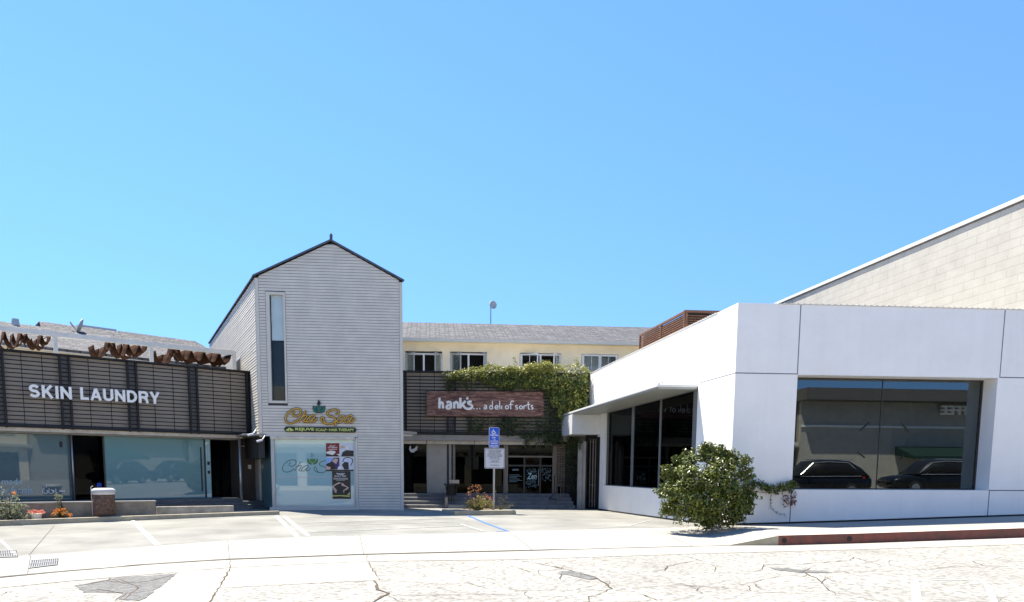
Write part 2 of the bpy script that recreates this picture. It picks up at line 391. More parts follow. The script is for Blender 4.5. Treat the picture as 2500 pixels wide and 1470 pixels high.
M['palegreen'] = leafmat('pale dusty leaf', (0.14, 0.18, 0.09), (0.42, 0.44, 0.28), 0.25, 0.6)
M['orange'] = leafmat('orange petal', (0.70, 0.16, 0.03), (0.85, 0.42, 0.08), 0.3, 0.6)
M['pink'] = leafmat('coral petal', (0.55, 0.10, 0.06), (0.75, 0.36, 0.25), 0.3, 0.6)
M['tyre'] = mat('tyre', (0.02, 0.02, 0.02), 0.8)
M['carblack'] = mat('black car paint', (0.008, 0.008, 0.01), 0.25, var=0.02, spec=0.4)
M['carwhite'] = mat('white car paint', (0.75, 0.75, 0.74), 0.2, var=0.02, coat=1.0)
M['chrome'] = mat('chrome', (0.8, 0.8, 0.8), 0.12, metal=1.0, var=0.02)
M['rim'] = mat('alloy rim', (0.35, 0.35, 0.36), 0.3, metal=0.8)
M['lampred'] = mat('tail lamp', (0.35, 0.01, 0.01), 0.2)
# ---------------------------------------------------------------- text and strokes
_tc = {}
def text_geo(s, bold=0.0, depth=0.02, shear=0.0):
    key = (s, bold, depth, shear)
    if key not in _tc:
        c = bpy.data.curves.new('t', 'FONT'); c.body = s; c.offset = bold; c.extrude = depth; c.shear = shear; c.resolution_u = 3
        o = bpy.data.objects.new('t', c); col.objects.link(o)
        me = bpy.data.meshes.new_from_object(o)
        V = np.array([v.co for v in me.vertices]); Fs = [tuple(p.vertices) for p in me.polygons]
        bpy.data.objects.remove(o); bpy.data.curves.remove(c); bpy.data.meshes.remove(me)
        _tc[key] = (V, Fs)
    return _tc[key]
def text_in(mb, F, s, u0, u1, z0, z1, n0, n1, bold=0.0, shear=0.0):
    V, Fs = text_geo(s, bold, 0.02, shear)
    a, b = V[:, 0].min(), V[:, 0].max(); c, d = V[:, 1].min(), V[:, 1].max()
    vs = []
    for x, y, z in V:
        vs.append(F.pt(u0 + (x - a) / (b - a) * (u1 - u0), n0 if z < 0 else n1, z0 + (y - c) / (d - c) * (z1 - z0)))
    mb.raw(vs, Fs)
def text_px(mb, F, s, x0, x1, ytop, ybot, n0, n1, bold=0.0, shear=0.0):
    xm = (x0 + x1) / 2
    u0 = F.U(x0, (ytop + ybot) / 2, n1); u1 = F.U(x1, (ytop + ybot) / 2, n1)
    text_in(mb, F, s, u0, u1, F.Z(xm, ybot, n1), F.Z(xm, ytop, n1), n0, n1, bold, shear)
def ribbon(mb, F, pts, wd, n0, n1):
    """flat pen stroke of constant width through (u, z) points with mitred corners"""
    P = [Vector((p[0], p[1])) for p in pts]; L_, R_ = [], []; k = len(P)
    for i in range(k):
        a = (P[i] - P[i - 1]).normalized() if i else (P[1] - P[0]).normalized()
        b = (P[i + 1] - P[i]).normalized() if i < k - 1 else a
        t = (a + b).normalized(); s = Vector((-t.y, t.x)); w2 = wd / 2 / max(.5, abs(s.dot(Vector((-a.y, a.x)))))
        L_.append(P[i] + s * w2); R_.append(P[i] - s * w2)
    vs = []
    for i in range(k): vs += [F.pt(L_[i].x, n1, L_[i].y), F.pt(R_[i].x, n1, R_[i].y), F.pt(R_[i].x, n0, R_[i].y), F.pt(L_[i].x, n0, L_[i].y)]
    fs = []
    for i in range(k - 1):
        a = 4 * i
        for j in range(4): fs.append((a + j, a + (j + 1) % 4, a + 4 + (j + 1) % 4, a + 4 + j))
    fs += [(3, 2, 1, 0), (4 * k - 4, 4 * k - 3, 4 * k - 2, 4 * k - 1)]; mb.raw(vs, fs)
def arc(cx, cz, rx, rz, a0, a1, k=8): return [(cx + rx * math.cos(R(a0 + (a1 - a0) * i / k)), cz + rz * math.sin(R(a0 + (a1 - a0) * i / k))) for i in range(k + 1)]
HW = .19
GLYPH = {  # heavy grotesque capitals on a unit-high grid, stroke width HW
 'S': (.68, [arc(.34, .70, .235, .205, 20, 180, 7) + arc(.34, .70, .235, .205, 180, 262, 4)[1:] + arc(.34, .30, .245, .205, 82, 0, 4) + arc(.34, .30, .245, .205, 0, -160, 7)[1:]]),
 'K': (.74, [[(.095, 0), (.095, 1)], [(.62, 1), (.17, .42)], [(.28, .60), (.64, 0)]]),
 'I': (.19, [[(.095, 0), (.095, 1)]]),
 'N': (.74, [[(.095, 0), (.095, 1)], [(.645, 0), (.645, 1)], [(.10, .90), (.64, .10)]]),
 'L': (.57, [[(.095, 1), (.095, .092)], [(.0, .092), (.57, .092)]]),
 'A': (.76, [[(.075, 0), (.38, .95)], [(.685, 0), (.38, .95)], [(.2, .29), (.56, .29)]]),
 'U': (.72, [[(.095, 1), (.095, .36)] + arc(.36, .36, .265, .265, 180, 360, 10)[1:] + [(.625, 1)]]),
 'D': (.74, [[(.095, 0), (.095, 1)], [(.02, .908), (.30, .908)] + arc(.30, .5, .345, .408, 90, -90, 10)[1:] + [(.02, .092)]]),
 'R': (.72, [[(.095, 0), (.095, 1)], [(.02, .908), (.42, .908)] + arc(.42, .70, .20, .208, 90, -90, 8)[1:] + [(.1, .492)], [(.40, .46), (.56, .36), (.60, .22), (.64, 0)]]),
 'Y': (.72, [[(.36, 0), (.36, .44)], [(.07, 1), (.36, .42)], [(.65, 1), (.36, .42)]]),
}
def word(F, s, u0, u1, z0, z1, n0, n1, gap=.13):
    tot = sum(GLYPH[c][0] for c in s) + gap * (len(s) - 1); su = (u1 - u0) / tot; x = 0
    for c in s:
        mb = MB(); wd, st = GLYPH[c]
        for i, p in enumerate(st): ribbon(mb, F, [(u0 + (x + a) * su, z0 + b * (z1 - z0)) for a, b in p], HW * (su * .6 + (z1 - z0) * .4), n0 + .001 * i, n1 + .0012 * i)
        x += wd + gap; yield mb
def smooth(pts, k=6):
    P = [np.array(p, float) for p in pts]
    if len(P) < 3: return [tuple(p) for p in P]
    P = [2 * P[0] - P[1]] + P + [2 * P[-1] - P[-2]]; out = []
    for i in range(1, len(P) - 2):
        for j in range(k):
            t = j / k
            out.append(tuple(0.5 * ((2 * P[i]) + (-P[i - 1] + P[i + 1]) * t + (2 * P[i - 1] - 5 * P[i] + 4 * P[i + 1] - P[i + 2]) * t * t + (-P[i - 1] + 3 * P[i] - 3 * P[i + 1] + P[i + 2]) * t ** 3)))
    out.append(tuple(P[-2])); return out
def stroke_px(mb, F, pts, n, r, squash=0.5, k=5, taper=0.0, sides=8):
    """pen stroke through photo points on a wall plane, built as a flattened rod of radius r metres"""
    q = smooth(pts, k); ws = []
    for x, y in q:
        u, z = F.at(x, y, n); ws.append(F.pt(u, n, z))
    m = len(ws); rr = [r * (1 - taper * abs(2 * i / max(1, m - 1) - 1) ** 3) for i in range(m)]
    mb.tube(ws, rr, sides, (F.n, squash))
def circ(cx, cy, r, k=12): return [(cx + r * math.cos(2 * math.pi * i / k), cy + r * math.sin(2 * math.pi * i / k)) for i in range(k + 1)]
# ---------------------------------------------------------------- foliage
def leaves(mb, P, N, size, asp=0.5, curl=0.25, jit=0.5):
    """one small folded leaf per point; N = rough facing direction"""
    k = len(P)
    if not k: return
    nrm = N + RNG.normal(0, jit, (k, 3)); nrm /= np.linalg.norm(nrm, axis=1)[:, None] + 1e-9
    a = RNG.normal(0, 1, (k, 3)); a -= (a * nrm).sum(1)[:, None] * nrm; a /= np.linalg.norm(a, axis=1)[:, None] + 1e-9
    b = np.cross(nrm, a); sz = size * RNG.uniform(0.6, 1.25, k)[:, None]
    tip = P + a * sz; l = P + a * sz * 0.45 + b * sz * asp * 0.5 + nrm * sz * curl * 0.5; r = P + a * sz * 0.45 - b * sz * asp * 0.5 + nrm * sz * curl * 0.5
    i0 = len(mb.v)
    V = np.stack([P, l, tip, r], 1).reshape(-1, 3)
    mb.v += [tuple(x) for x in V]
    for i in range(k):
        j = i0 + 4 * i; mb.f.append((j, j + 1, j + 2)); mb.f.append((j, j + 2, j + 3))
def clump(center, rad, k, squash=(1, 1, 1)):
    d = RNG.normal(0, 1, (k, 3)); d /= np.linalg.norm(d, axis=1)[:, None]
    r = RNG.uniform(0.35, 1.0, (k, 1)) ** 0.6
    return np.array(center) + d * r * rad * np.array(squash), d
# ================================================================ GROUND
def road_z(x): return 0.022 * max(-30.0, min(30.0, x))
def on_road(px, py):
    d = ray(px, py); t = -1.6 / (d.z - 0.022 * d.x); p = CAM + d * t; return (p.x, p.y, road_z(p.x))
def at_z(px, py, z):
    d = ray(px, py); p = CAM + d * ((z - 1.6) / d.z); return (p.x, p.y, z)
def at_Y(px, Y, z):
    a = plan(px, Y); return (a[0], a[1], z)
K = plan(1785, 19.0)                                  # corner of the white building
WF = Frame(K, (K[0] + 16 * math.cos(R(4.6)), K[1] + 16 * math.sin(R(4.6))))
sd = Vector((-254, 1850)).normalized()
K3 = (K[0] + sd.x * 11.9, K[1] + sd.y * 11.9)
WS = Frame(K3, K)
def wf(px, z, n=0.0):
    u = WF.U(px, 1150); p = WF.pt(u, n, z); return tuple(p)
cols = [
    [(-25, 0, road_z(-25)), (-27.5, 3, -0.5), (-34, 12, -0.1), (-40, 22, 0.0), (-60, 60, 0.0)],
    [(-14, 8.5, road_z(-14)), (-16.5, 11.5, -0.2), (-21, 18, 0.08), (-26, 28, 0.1), (-40, 60, 0.1)],
    [on_road(0, 1411), at_z(0, 1362, -0.06), at_Y(0, 21, 0.125), at_Y(0, 30.3, 0.15), at_Y(0, 60, 0.1)],
    [on_road(300, 1383.5), at_z(300, 1338.5, 0.0), at_Y(300, 23, 0.18), at_Y(300, 30.3, 0.15), at_Y(300, 60, 0.1)],
    [on_road(562, 1366.7), at_z(556, 1319, 0.05), at_Y(556, 24.5, 0.23), at_Y(556, 30.3, 0.15), at_Y(556, 60, 0.1)],
    [on_road(886, 1354.8), at_z(877, 1305.5, 0.1), at_Y(877, 25.5, 0.255), at_Y(877, 30.3, 0.12), at_Y(877, 60, 0.1)],
    [on_road(1296, 1345), at_z(1242, 1297.5, 0.14), at_Y(1242, 24.5, 0.21), at_Y(1242, 30.3, 0.09), at_Y(1242, 60, 0.1)],
    [on_road(1540, 1338), at_z(1500, 1291, 0.18), at_Y(1500, 24.5, 0.135), at_Y(1500, 30.3, 0.06), at_Y(1500, 60, 0.1)],
    [on_road(1780, 1332.5), at_z(1684, 1286.4, 0.235), at_Y(1684, 22, 0.17), at_Y(1600, 30.3, 0.06), at_Y(1600, 60, 0.1)],
    [on_road(1900, 1332), wf(1772, 0.275), at_Y(1840, 22, 0.2), at_Y(1800, 30.3, 0.06), at_Y(1800, 60, 0.1)],
    [on_road(2100, 1326.5), wf(2100, 0.376), at_Y(2100, 22, 0.3), at_Y(2100, 30.3, 0.1), at_Y(2100, 60, 0.1)],
    [on_road(2500, 1312.5), wf(2500, 0.527), at_Y(2500, 22.5, 0.5), at_Y(2500, 30.3, 0.3), at_Y(2500, 60, 0.1)],
    [(20, 17.6, road_z(20)), (20.5, 20.6, 0.70), (22, 26, 0.7), (24, 30.3, 0.5), (30, 60, 0.3)],
    [(40, 20, road_z(40)), (41, 23, 0.9), (42, 26, 0.9), (44, 32, 0.7), (50, 60, 0.4)],
]
NC = len(cols)
def lift(i):  # curb height at each column: dropped at the lot, ramping up to the raised red curb
    return [0.16, 0.16, 0.012, 0.012, 0.012, 0.012, 0.012, 0.012, 0.012, 0.20, 0.20, 0.20, 0.20, 0.20][i]
top = [[Vector(c[0]) + Vector((0, 0, lift(i)))] + [Vector(p) for p in c[1:]] for i, c in enumerate(cols)]
def strip(j, k=1, sub=6, sec=1):
    """lofted sheet between row j and row j+k of the paving, refined so it shades smoothly"""
    vs, fs = [], []
    for i in range(NC):
        for s in range(sub + 1):
            vs.append(top[i][j].lerp(top[i][j + k], s / sub))
    for i in range(NC - 1):
        for s in range(sub):
            a = i * (sub + 1) + s; b = a + sub + 1
            fs.append((a, b, b + 1, a + 1))
    return vs, fs
walk_v, walk_f = strip(0)
lot = MB(); 
for j in (1, 2, 3):
    v_, f_ = strip(j); lot.raw(v_, f_)
wk = MB(); wk.raw(walk_v, walk_f)
# front curb face, built as one strip down to below the road
ck = MB()
for i in range(NC - 1):
    a, b = top[i][0], top[i + 1][0]; c, d = Vector(cols[i + 1][0]), Vector(cols[i][0])
    ck.face([d - Vector((0, 0, .15)), c - Vector((0, 0, .15)), b, a])
struct('sidewalk', wk, M['walk']); struct('parking_lot', lot, M['lot'])
# road: one sheet from the curb line to far behind the camera
rd = MB()
for i in range(NC - 1):
    a, b = Vector(cols[i][0]), Vector(cols[i + 1][0])
    fa = Vector((a.x * 1.0, -11.0, road_z(a.x))); fb = Vector((b.x, -11.0, road_z(b.x)))
    if i == 0: fa.x = -34
    n = 8
    for s in range(n):
        rd.face([a.lerp(fa, s / n), a.lerp(fa, (s + 1) / n), b.lerp(fb, (s + 1) / n), b.lerp(fb, s / n)])
struct('road', rd, M['road'])
gs = MB(); gs.face([(-900, -900, -1.2), (900, -900, -1.2), (900, 900, -1.2), (-900, 900, -1.2)])
struct('ground', gs, M['walk'])
BV = MB(); BV.raw(walk_v, walk_f); BV.raw(ck.v, ck.f)
BV.raw(lot.v, lot.f); BV.raw(rd.v, rd.f)
bvh = BVHTree.FromPolygons([Vector(p) for p in BV.v], BV.f)
def G(px, py, lift=0.0):
    h = None; k = 0
    while h is None and k < 40: h = bvh.ray_cast(CAM, ray(px, py + k * .25))[0]; k += 1
    return Vector((h.x, h.y, h.z + lift))
def GZ(x, y):
    h = bvh.ray_cast(Vector((x, y, 30)), Vector((0, 0, -1)))[0]; return h.z if h else road_z(x)
def gpoly(mb, pts, lift, rough=0):   # small sheet on the ground, following it
    P = [G(x, y) for x, y in pts]
    if rough:
        Q = []
        for a, b in zip(P, P[1:] + P[:1]):
            k = max(1, int((b - a).length / .12))
            for i in range(k):
                q = a.lerp(b, i / k); q = Vector((q.x + random.uniform(-rough, rough), q.y + random.uniform(-rough, rough), 0)); Q.append(Vector((q.x, q.y, GZ(q.x, q.y))))
        P = Q
    mb.face([p + Vector((0, 0, lift)) for p in P])
def gline(mb, pts, wd, lift, jag=0.0, sub=1, taper=False):
    """line of width wd metres lying on the ground through photo points"""
    P = [G(x, y) for x, y in pts]; Q = []
    for a, b in zip(P, P[1:]):
        m = max(1, int((b - a).length / 0.35)) * sub
        for i in range(m): Q.append(a.lerp(b, i / m))
    Q.append(P[-1])
    if jag: Q = [Q[0]] + [q + Vector((random.uniform(-jag, jag), random.uniform(-jag, jag), 0)) for q in Q[1:-1]] + [Q[-1]]
    Lf, Rt = [], []
    for i, q in enumerate(Q):
        t = (Q[min(i + 1, len(Q) - 1)] - Q[max(i - 1, 0)]); t.z = 0; t.normalize(); s = Vector((t.y, -t.x, 0))
        wv = wd * (random.uniform(0.35, 1.6) if jag else 1) * (math.sin(math.pi * min(1, (i + .3) / len(Q))) ** .4 if taper else 1)
        for lst, sg in ((Lf, -1), (Rt, 1)):
            p = q + s * sg * wv / 2; lst.append(Vector((p.x, p.y, GZ(p.x, p.y) + lift)))
    for i in range(len(Q) - 1): mb.face([Lf[i], Rt[i], Rt[i + 1], Lf[i + 1]])
# gutter band and driveway slabs
gt = MB()
low = [(0, 1436), (150, 1421), (400, 1400), (564, 1386), (898, 1371), (1264, 1366.5), (1684, 1353), (2100, 1342), (2500, 1329.6)]
up = [(0, 1412), (150, 1397.5), (400, 1376.5), (564, 1367.5), (898, 1355.5), (1264, 1346.5), (1684, 1335), (2100, 1327.5), (2500, 1313.5)]
for i in range(len(low) - 1):
    P = [Vector(on_road(*p)) + Vector((0, 0, .005)) for p in (low[i], low[i + 1], up[i + 1], up[i])]; gt.face(P)
P0, P1 = Vector(on_road(*low[-1])), Vector(on_road(*up[-1]))
gt.face([P0 + Vector((0, 0, .005)), (30, 18.2, road_z(30) + .005), (30, 18.9, road_z(30) + .005), P1 + Vector((0, 0, .005))])
struct('gutter', gt, M['gutter'])
ap = MB()
gpoly(ap, [(564, 1387), (536, 1435.5), (925, 1416), (898, 1372)], 0.004)
gpoly(ap, [(441, 1396.5), (340, 1475), (512, 1475), (534, 1435), (562, 1387.5)], 0.004)
struct('driveway_slab', ap, M['gutter'])
pt_ = MB()
gpoly(pt_, [(187, 1430), (265, 1416), (285, 1411), (432, 1401), (396, 1430), (342, 1468), (290, 1464), (305, 1449), (205, 1447)], 0.006, .03)
gpoly(pt_, [(1368, 1396), (1392, 1395), (1452, 1408), (1460, 1413), (1440, 1416), (1392, 1405), (1370, 1402)], 0.006, .015)
gpoly(pt_, [(1880, 1386), (1900, 1387), (2020, 1396), (2032, 1399), (1960, 1399), (1890, 1392)], 0.006, .015)
struct('asphalt_patch', pt_, M['patch'])
ckm = MB()
CW = .72
for pts, wd in [
    ([(912, 1419), (925, 1440), (945, 1450), (930, 1460), (900, 1475)], .05),
    ([(925, 1417), (1040, 1424), (1100, 1428), (1190, 1424), (1250, 1424)], .02), ([(930, 1455), (1090, 1453), (1200, 1452), (1300, 1456)], .02),
    ([(1255, 1366), (1300, 1374), (1370, 1388), (1410, 1398), (1455, 1410), (1475, 1425), (1492, 1437), (1470, 1448), (1440, 1458), (1432, 1475)], .035),
    ([(1455, 1404), (1560, 1398), (1625, 1393), (1632, 1383), (1660, 1376), (1710, 1369), (1690, 1362), (1655, 1356)], .022),
    ([(1492, 1437), (1600, 1433), (1690, 1430), (1760, 1434), (1850, 1446), (1960, 1450), (2040, 1453)], .02),
    ([(1835, 1398), (1860, 1390), (1862, 1379), (1960, 1378), (2075, 1369), (2083, 1362)], .028),
    ([(1862, 1379), (1900, 1384), (1960, 1398), (2000, 1415), (2020, 1438), (2040, 1452)], .02),
    ([(2110, 1344), (2190, 1355), (2300, 1363), (2380, 1366), (2500, 1372)], .016), ([(1960, 1348), (2080, 1360), (2150, 1380), (2260, 1392)], .014),
    ([(2020, 1397), (2150, 1396), (2280, 1390), (2330, 1383), (2420, 1388), (2500, 1390)], .018), ([(2374, 1371), (2400, 1381), (2460, 1384)], .03),
    ([(1300, 1456), (1430, 1456)], .016), ([(1630, 1396), (1750, 1400), (1835, 1398)], .014), ([(1420, 1362), (1480, 1370), (1560, 1372)], .012),
    ([(534, 1436), (512, 1475)], .03), ([(562, 1388), (534, 1436)], .03), ([(536, 1436.5), (925, 1417)], .022), ([(898, 1372), (925, 1417)], .022), ([(562, 1367), (563, 1387)], .02),
    ([(180, 1431), (265, 1418), (268, 1412)], .04), ([(280, 1468), (310, 1450), (345, 1447), (412, 1437)], .02), ([(268, 1413), (300, 1425), (345, 1432)], .015),
    ([(0, 1455), (15, 1446), (35, 1445)], .02), ([(1366, 1396), (1370, 1410), (1366, 1416), (1390, 1418)], .014), ([(895, 1356), (898, 1371)], .015),
    ([(190, 1431), (262, 1420), (330, 1424), (372, 1418), (425, 1403)], .03), ([(300, 1466), (322, 1448), (340, 1436), (312, 1424), (290, 1415)], .022), ([(205, 1446), (240, 1440), (300, 1449)], .03), ([(1490, 1443), (1620, 1450), (1760, 1462)], .01), ([(2060, 1452), (2180, 1446), (2330, 1430), (2500, 1424)], .012), ([(960, 1466), (1080, 1462), (1200, 1466)], .01)]:
    gline(ckm, pts, wd * CW, .009, jag=.02, sub=3, taper=True)
rk = random.Random(11)
for _ in range(34):      # fine branching cracks
    x, y = rk.uniform(940, 2480), rk.uniform(1372, 1466); a = rk.uniform(-.25, .25); P = [(x, y)]
    for s in range(rk.randint(3, 6)):
        a += rk.uniform(-.35, .35); x += rk.uniform(14, 34) * math.cos(a); y += rk.uniform(4, 10) * math.sin(a * 2); y = min(1469, max(1368, y)); P.append((x, y))
    gline(ckm, P, rk.uniform(.006, .013), .009, jag=.015, sub=2, taper=True)
    if rk.random() < .5:
        bx, by = P[len(P) // 2]; gline(ckm, [(bx, by), (bx + rk.uniform(-12, 12), by + rk.uniform(5, 10)), (bx + rk.uniform(-20, 20), min(1469, by + rk.uniform(12, 18)))], .008, .009, jag=.015, sub=2, taper=True)
struct('road_cracks', ckm, M['crack'])
jm = MB()
for pts, wd in [
    ([(0, 1411), (150, 1396.5), (322, 1381.5), (400, 1376), (562, 1366.5)], .035), ([(562, 1366.5), (886, 1354.6), (1296, 1345), (1540, 1338.5), (1780, 1332.8)], .022),
    ([(0, 1436), (150, 1421), (400, 1399)], .012), ([(900, 1371), (1264, 1366.5)], .010), ([(1264, 1366.5), (1684, 1353), (2100, 1342), (2500, 1329.6)], .008), ([(442, 1395), (564, 1386.5)], .012)]:
    gline(jm, pts, wd, .010)
for pts, wd in [
    ([(75, 1357), (67, 1404)], .012), ([(556, 1320), (560, 1364)], .012), ([(878, 1306), (888, 1353)], .012), ([(1243, 1298), (1300, 1343)], .010), ([(1585, 1290), (1690, 1334)], .008),
    ([(47, 1361), (300, 1338.5), (556, 1319.5), (724, 1311.5)], .010), ([(1300, 1296), (1500, 1291), (1684, 1287)], .010), ([(133, 1283), (70, 1357)], .010), ([(1880, 1292), (2000, 1304)], .006)]:
    gline(jm, pts, wd, .006)
struct('paving_joints', jm, M['joint'])
pl = MB()
gline(pl, [(324, 1272), (385, 1331)], .11, .006)
gline(pl, [(675, 1261), (726, 1311)], .11, .006); gline(pl, [(694, 1261), (752, 1308)], .10, .006)
pl_o = struct('parking_lines', pl, M['whiteline'])
fl = MB()
for pts, wd in [([(735, 1277), (900, 1272), (1130, 1265)], .07), ([(742, 1285), (900, 1281), (1150, 1273)], .06), ([(760, 1299), (950, 1292), (1130, 1284)], .09), ([(1125, 1280), (1180, 1297)], .09),
                ([(960, 1247), (1045, 1243), (1085, 1251)], .06), ([(1060, 1239), (1088, 1247)], .05), ([(820, 1308), (1240, 1298)], .05), ([(1440, 1290), (1530, 1286), (1590, 1270)], .06), ([(1480, 1283), (1640, 1287)], .05), ([(0, 1318), (38, 1355)], .07)]:
    gline(fl, pts, wd, .006, jag=.0)
struct('faded_lines', fl, M['faintline'])
gm_ = MB(); gline(gm_, [(2232, 1418), (2390, 1416), (2410, 1430), (2430, 1475)], .07, .006); gline(gm_, [(2232, 1418), (2240, 1475)], .10, .006); struct('road_marking', gm_, M['ghost'])
bl = MB(); gline(bl, [(1142, 1259), (1190, 1279), (1225, 1292), (1240, 1297)], .075, .008); gline(bl, [(1212, 1297.4), (1236, 1297)], .07, .008)
struct('blue_line', bl, M['blueline'])
# raised red curb with two drain holes
rc = MB()
def curbpt(px):  # bottom of the curb at a photo column
    i0 = None
    for i in range(NC - 1):
        a, b = Vector(cols[i][0]), Vector(cols[i + 1][0])
        xa, xb = pix(a)[0], pix(b)[0]
        if a.y > 5 and xa <= px <= xb:
            t = (px - xa) / (xb - xa); return a.lerp(b, t), top[i][0].lerp(top[i + 1][0], t)
cs = [curbpt(x) for x in (1900, 1960, 2020, 2100, 2200, 2300, 2400, 2499)]
cs.append((Vector(cols[12][0]), top[12][0])); cs.append((Vector(cols[13][0]), top[13][0]))
for (a, ta), (b, tb) in zip(cs, cs[1:]):
    d = (b - a).normalized(); s = Vector((d.y, -d.x, 0)) * 0.012
    rc.face([a + s - Vector((0, 0, .1)), b + s - Vector((0, 0, .1)), tb + s * .8, ta + s * .8])
cf = struct('curb', ck, M['curbconc'])
red = mk('red_curb_face', rc, M['redcurb'], (0, 0, 0), cf)
rt = MB()
for (a, ta), (b, tb) in zip(cs, cs[1:]):
    d = (b - a).normalized(); s = Vector((d.y, -d.x, 0)) * 0.0098; z = Vector((0, 0, .006)); q = Vector((-d.y, d.x, 0)) * .15
    rt.face([ta + s + z, tb + s + z, tb + q + z + Vector((0, 0, .003)), ta + q + z + Vector((0, 0, .003))])
mk('red_curb_top', rt, M['redtop'], (0, 0, 0), cf)
for px_ in (1913, 2072):
    a, ta = curbpt(px_); b, tb = curbpt(px_ + 20); d = (b - a).normalized(); s = Vector((d.y, -d.x, 0))
    FR = Frame((a.x, a.y), (b.x, b.y)); h = MB(); h.disc(FR, 0, a.z + .10, .055, .012, .017)
    mk('drain_hole', h, M['black'], (0, 0, 0), cf)
# storm drain grates
def grate(px0, px1, pts, label):
    a, b, c, d = [G(*p) for p in pts]       # near-left, near-right, far-right, far-left
    r = thing('drain_grate', label, 'grate', (a + c) / 2, 'storm drain grates in the sidewalk')
    z = Vector((0, 0, .008)); fr = MB()
    fr.face([a + z * .6, b + z * .6, c + z * .6, d + z * .6]); part('pit', fr, M['black'], r)
    sl_ = MB(); nn = 13
    for i in range(nn):
        t0, t1 = (i + .0) / nn, (i + .52) / nn
        sl_.face([a.lerp(b, t0) + z * 1.4, a.lerp(b, t1) + z * 1.4, d.lerp(c, t1) + z * 1.4, d.lerp(c, t0) + z * 1.4])
    for t0, t1 in ((0, .07), (.5, .56), (.93, 1)):
        p, q = a.lerp(d, t0), b.lerp(c, t0); p2, q2 = a.lerp(d, t1), b.lerp(c, t1)
        sl_.face([p + z * 2, q + z * 2, q2 + z * 2, p2 + z * 2])
    part('bars', sl_, M['steel'], r)
grate(70, 140, [(70, 1389), (141, 1380), (143, 1364), (76, 1369)], 'steel bar grate set in the sidewalk in front of the parking space')
grate(-20, 45, [(-30, 1363), (45, 1361), (40, 1344), (-30, 1347)], 'steel bar grate at the left edge between lot and sidewalk')
# ================================================================ CORNER PLASTER BUILDING (white)
wb = thing('plaster_building', 'white plaster panel building with a big dark corner window at the right', 'building', (K[0], K[1], 0.27))
ZT = WF.Z(1790, 738.5)
uo0, uo1 = WF.U(1940, 1060), WF.U(2425, 1060)
zo1, zo0 = WF.Z(2190, 919), WF.Z(2190, 1196.5)
RV = 0.58
m = MB()
m.box(WF, 0, uo0, -RV, 0, -.2, ZT); m.box(WF, uo1, 16, -RV, 0, -.2, ZT)
m.box(WF, uo0, uo1, -RV, 0, -.2, zo0); m.box(WF, uo0, uo1, -RV, 0, zo1, ZT)
part('front_wall', m, M['white'], wb)
so0, so1 = WS.U(1477, 1100), WS.U(1700, 1060)
zs1 = (WS.Z(1481, 1006) + WS.Z(1700, 943)) / 2; zs0 = WS.Z(1560, 1191)
LS = WS.L
m = MB()
m.box(WS, 0, so0, -.3, 0, -.2, ZT - .004); m.box(WS, so1, LS, -.3, 0, -.2, ZT - .004)
m.box(WS, so0, so1, -.3, 0, -.2, zs0); m.box(WS, so0, so1, -.3, 0, zs1, ZT - .004)
part('side_wall', m, M['white'], wb)
m = MB(); m.box(WS, -2.3, 0, -.3, 0, 3.0, ZT - .006); part('upper_side_wall', m, M['white'], wb)
m = MB(); m.slab([tuple(WF.pt(0.2, -.6, 0))[:2], tuple(WF.pt(16, -.6, 0))[:2], tuple(WF.pt(16, -13.8, 0))[:2], tuple(WS.pt(-2.3, -.32, 0))[:2], tuple(WS.pt(LS - .7, -.32, 0))[:2]], 4.9, 5.1)
part('roof_deck', m, M['gutterw'], wb)
# dark plinth gap under the plaster, following the pavement
m = MB()
def base_strip(F, us, n0, n1, h):
    for a, b in zip(us, us[1:]):
        pa, pb = F.pt(a, n1, 0), F.pt(b, n1, 0)
        za, zb = GZ(pa.x + F.n.x * .05, pa.y + F.n.y * .05), GZ(pb.x + F.n.x * .05, pb.y + F.n.y * .05)
        m.box8([F.pt(a, n1, za - .1), F.pt(b, n1, zb - .1), F.pt(b, n0, zb - .1), F.pt(a, n0, za - .1), F.pt(a, n1, za + h), F.pt(b, n1, zb + h), F.pt(b, n0, zb + h), F.pt(a, n0, za + h)])
base_strip(WF, [0, 2, 4, 6, 8, 10, 13, 16], -.05, .003, .045)
base_strip(WS, [0, 2, 4, 6, 8, 10, LS], -.05, .003, .05)
part('base_gap', m, M['black'], wb)
# panel joints: thin dark grooves standing 2 mm proud as shadow gaps
m = MB(); g = .012
def vj(F, px, y0, y1, n=.0022): 
    u = F.U(px, (y0 + y1) / 2); m.box(F, u - g / 2, u + g / 2, -.01, n, F.Z(px, y0), F.Z(px, y1))
uj = WF.U(1951, 830); zj = WF.Z(1850, 911.5)
m.box(WF, uj - g, uj + g, -.01, .0022, zj, ZT - .02); m.box(WF, 0, uo0 - .002, -.01, .0026, zj - g, zj + g)
uj2 = WF.U(2441, 918); zj2 = zj
m.box(WF, uj2 - g, uj2 + g, -.01, .0022, zj, ZT - .02); m.box(WF, uj2, 16, -.01, .0026, zj2 - g, zj2 + g)
ujl = WF.U(1930, 1235); m.box(WF, ujl - g, ujl + g, -.01, .0022, -.1, zo0 - .002)
ujr = WF.U(2413, 1230); m.box(WF, ujr - g, ujr + g, -.01, .0022, -.1, zo0 - .002); m.box(WF, uo1 + .003, 16, -.01, .0026, zo0 - g, zo0 + g)
us = WS.U(1706, 850); m.box(WS, us - g * .6, us + g * .6, -.01, .0022, zj, ZT - .02); m.box(WS, us, LS, -.01, .0026, zj - g * .6, zj + g * .6)
us2 = WS.U(1481, 930); m.box(WS, us2 - g * .6, us2 + g * .6, -.01, .0022, zs1 + .5, ZT - .02)
pieces('panel_joint', m, M['whitejoint'], wb)
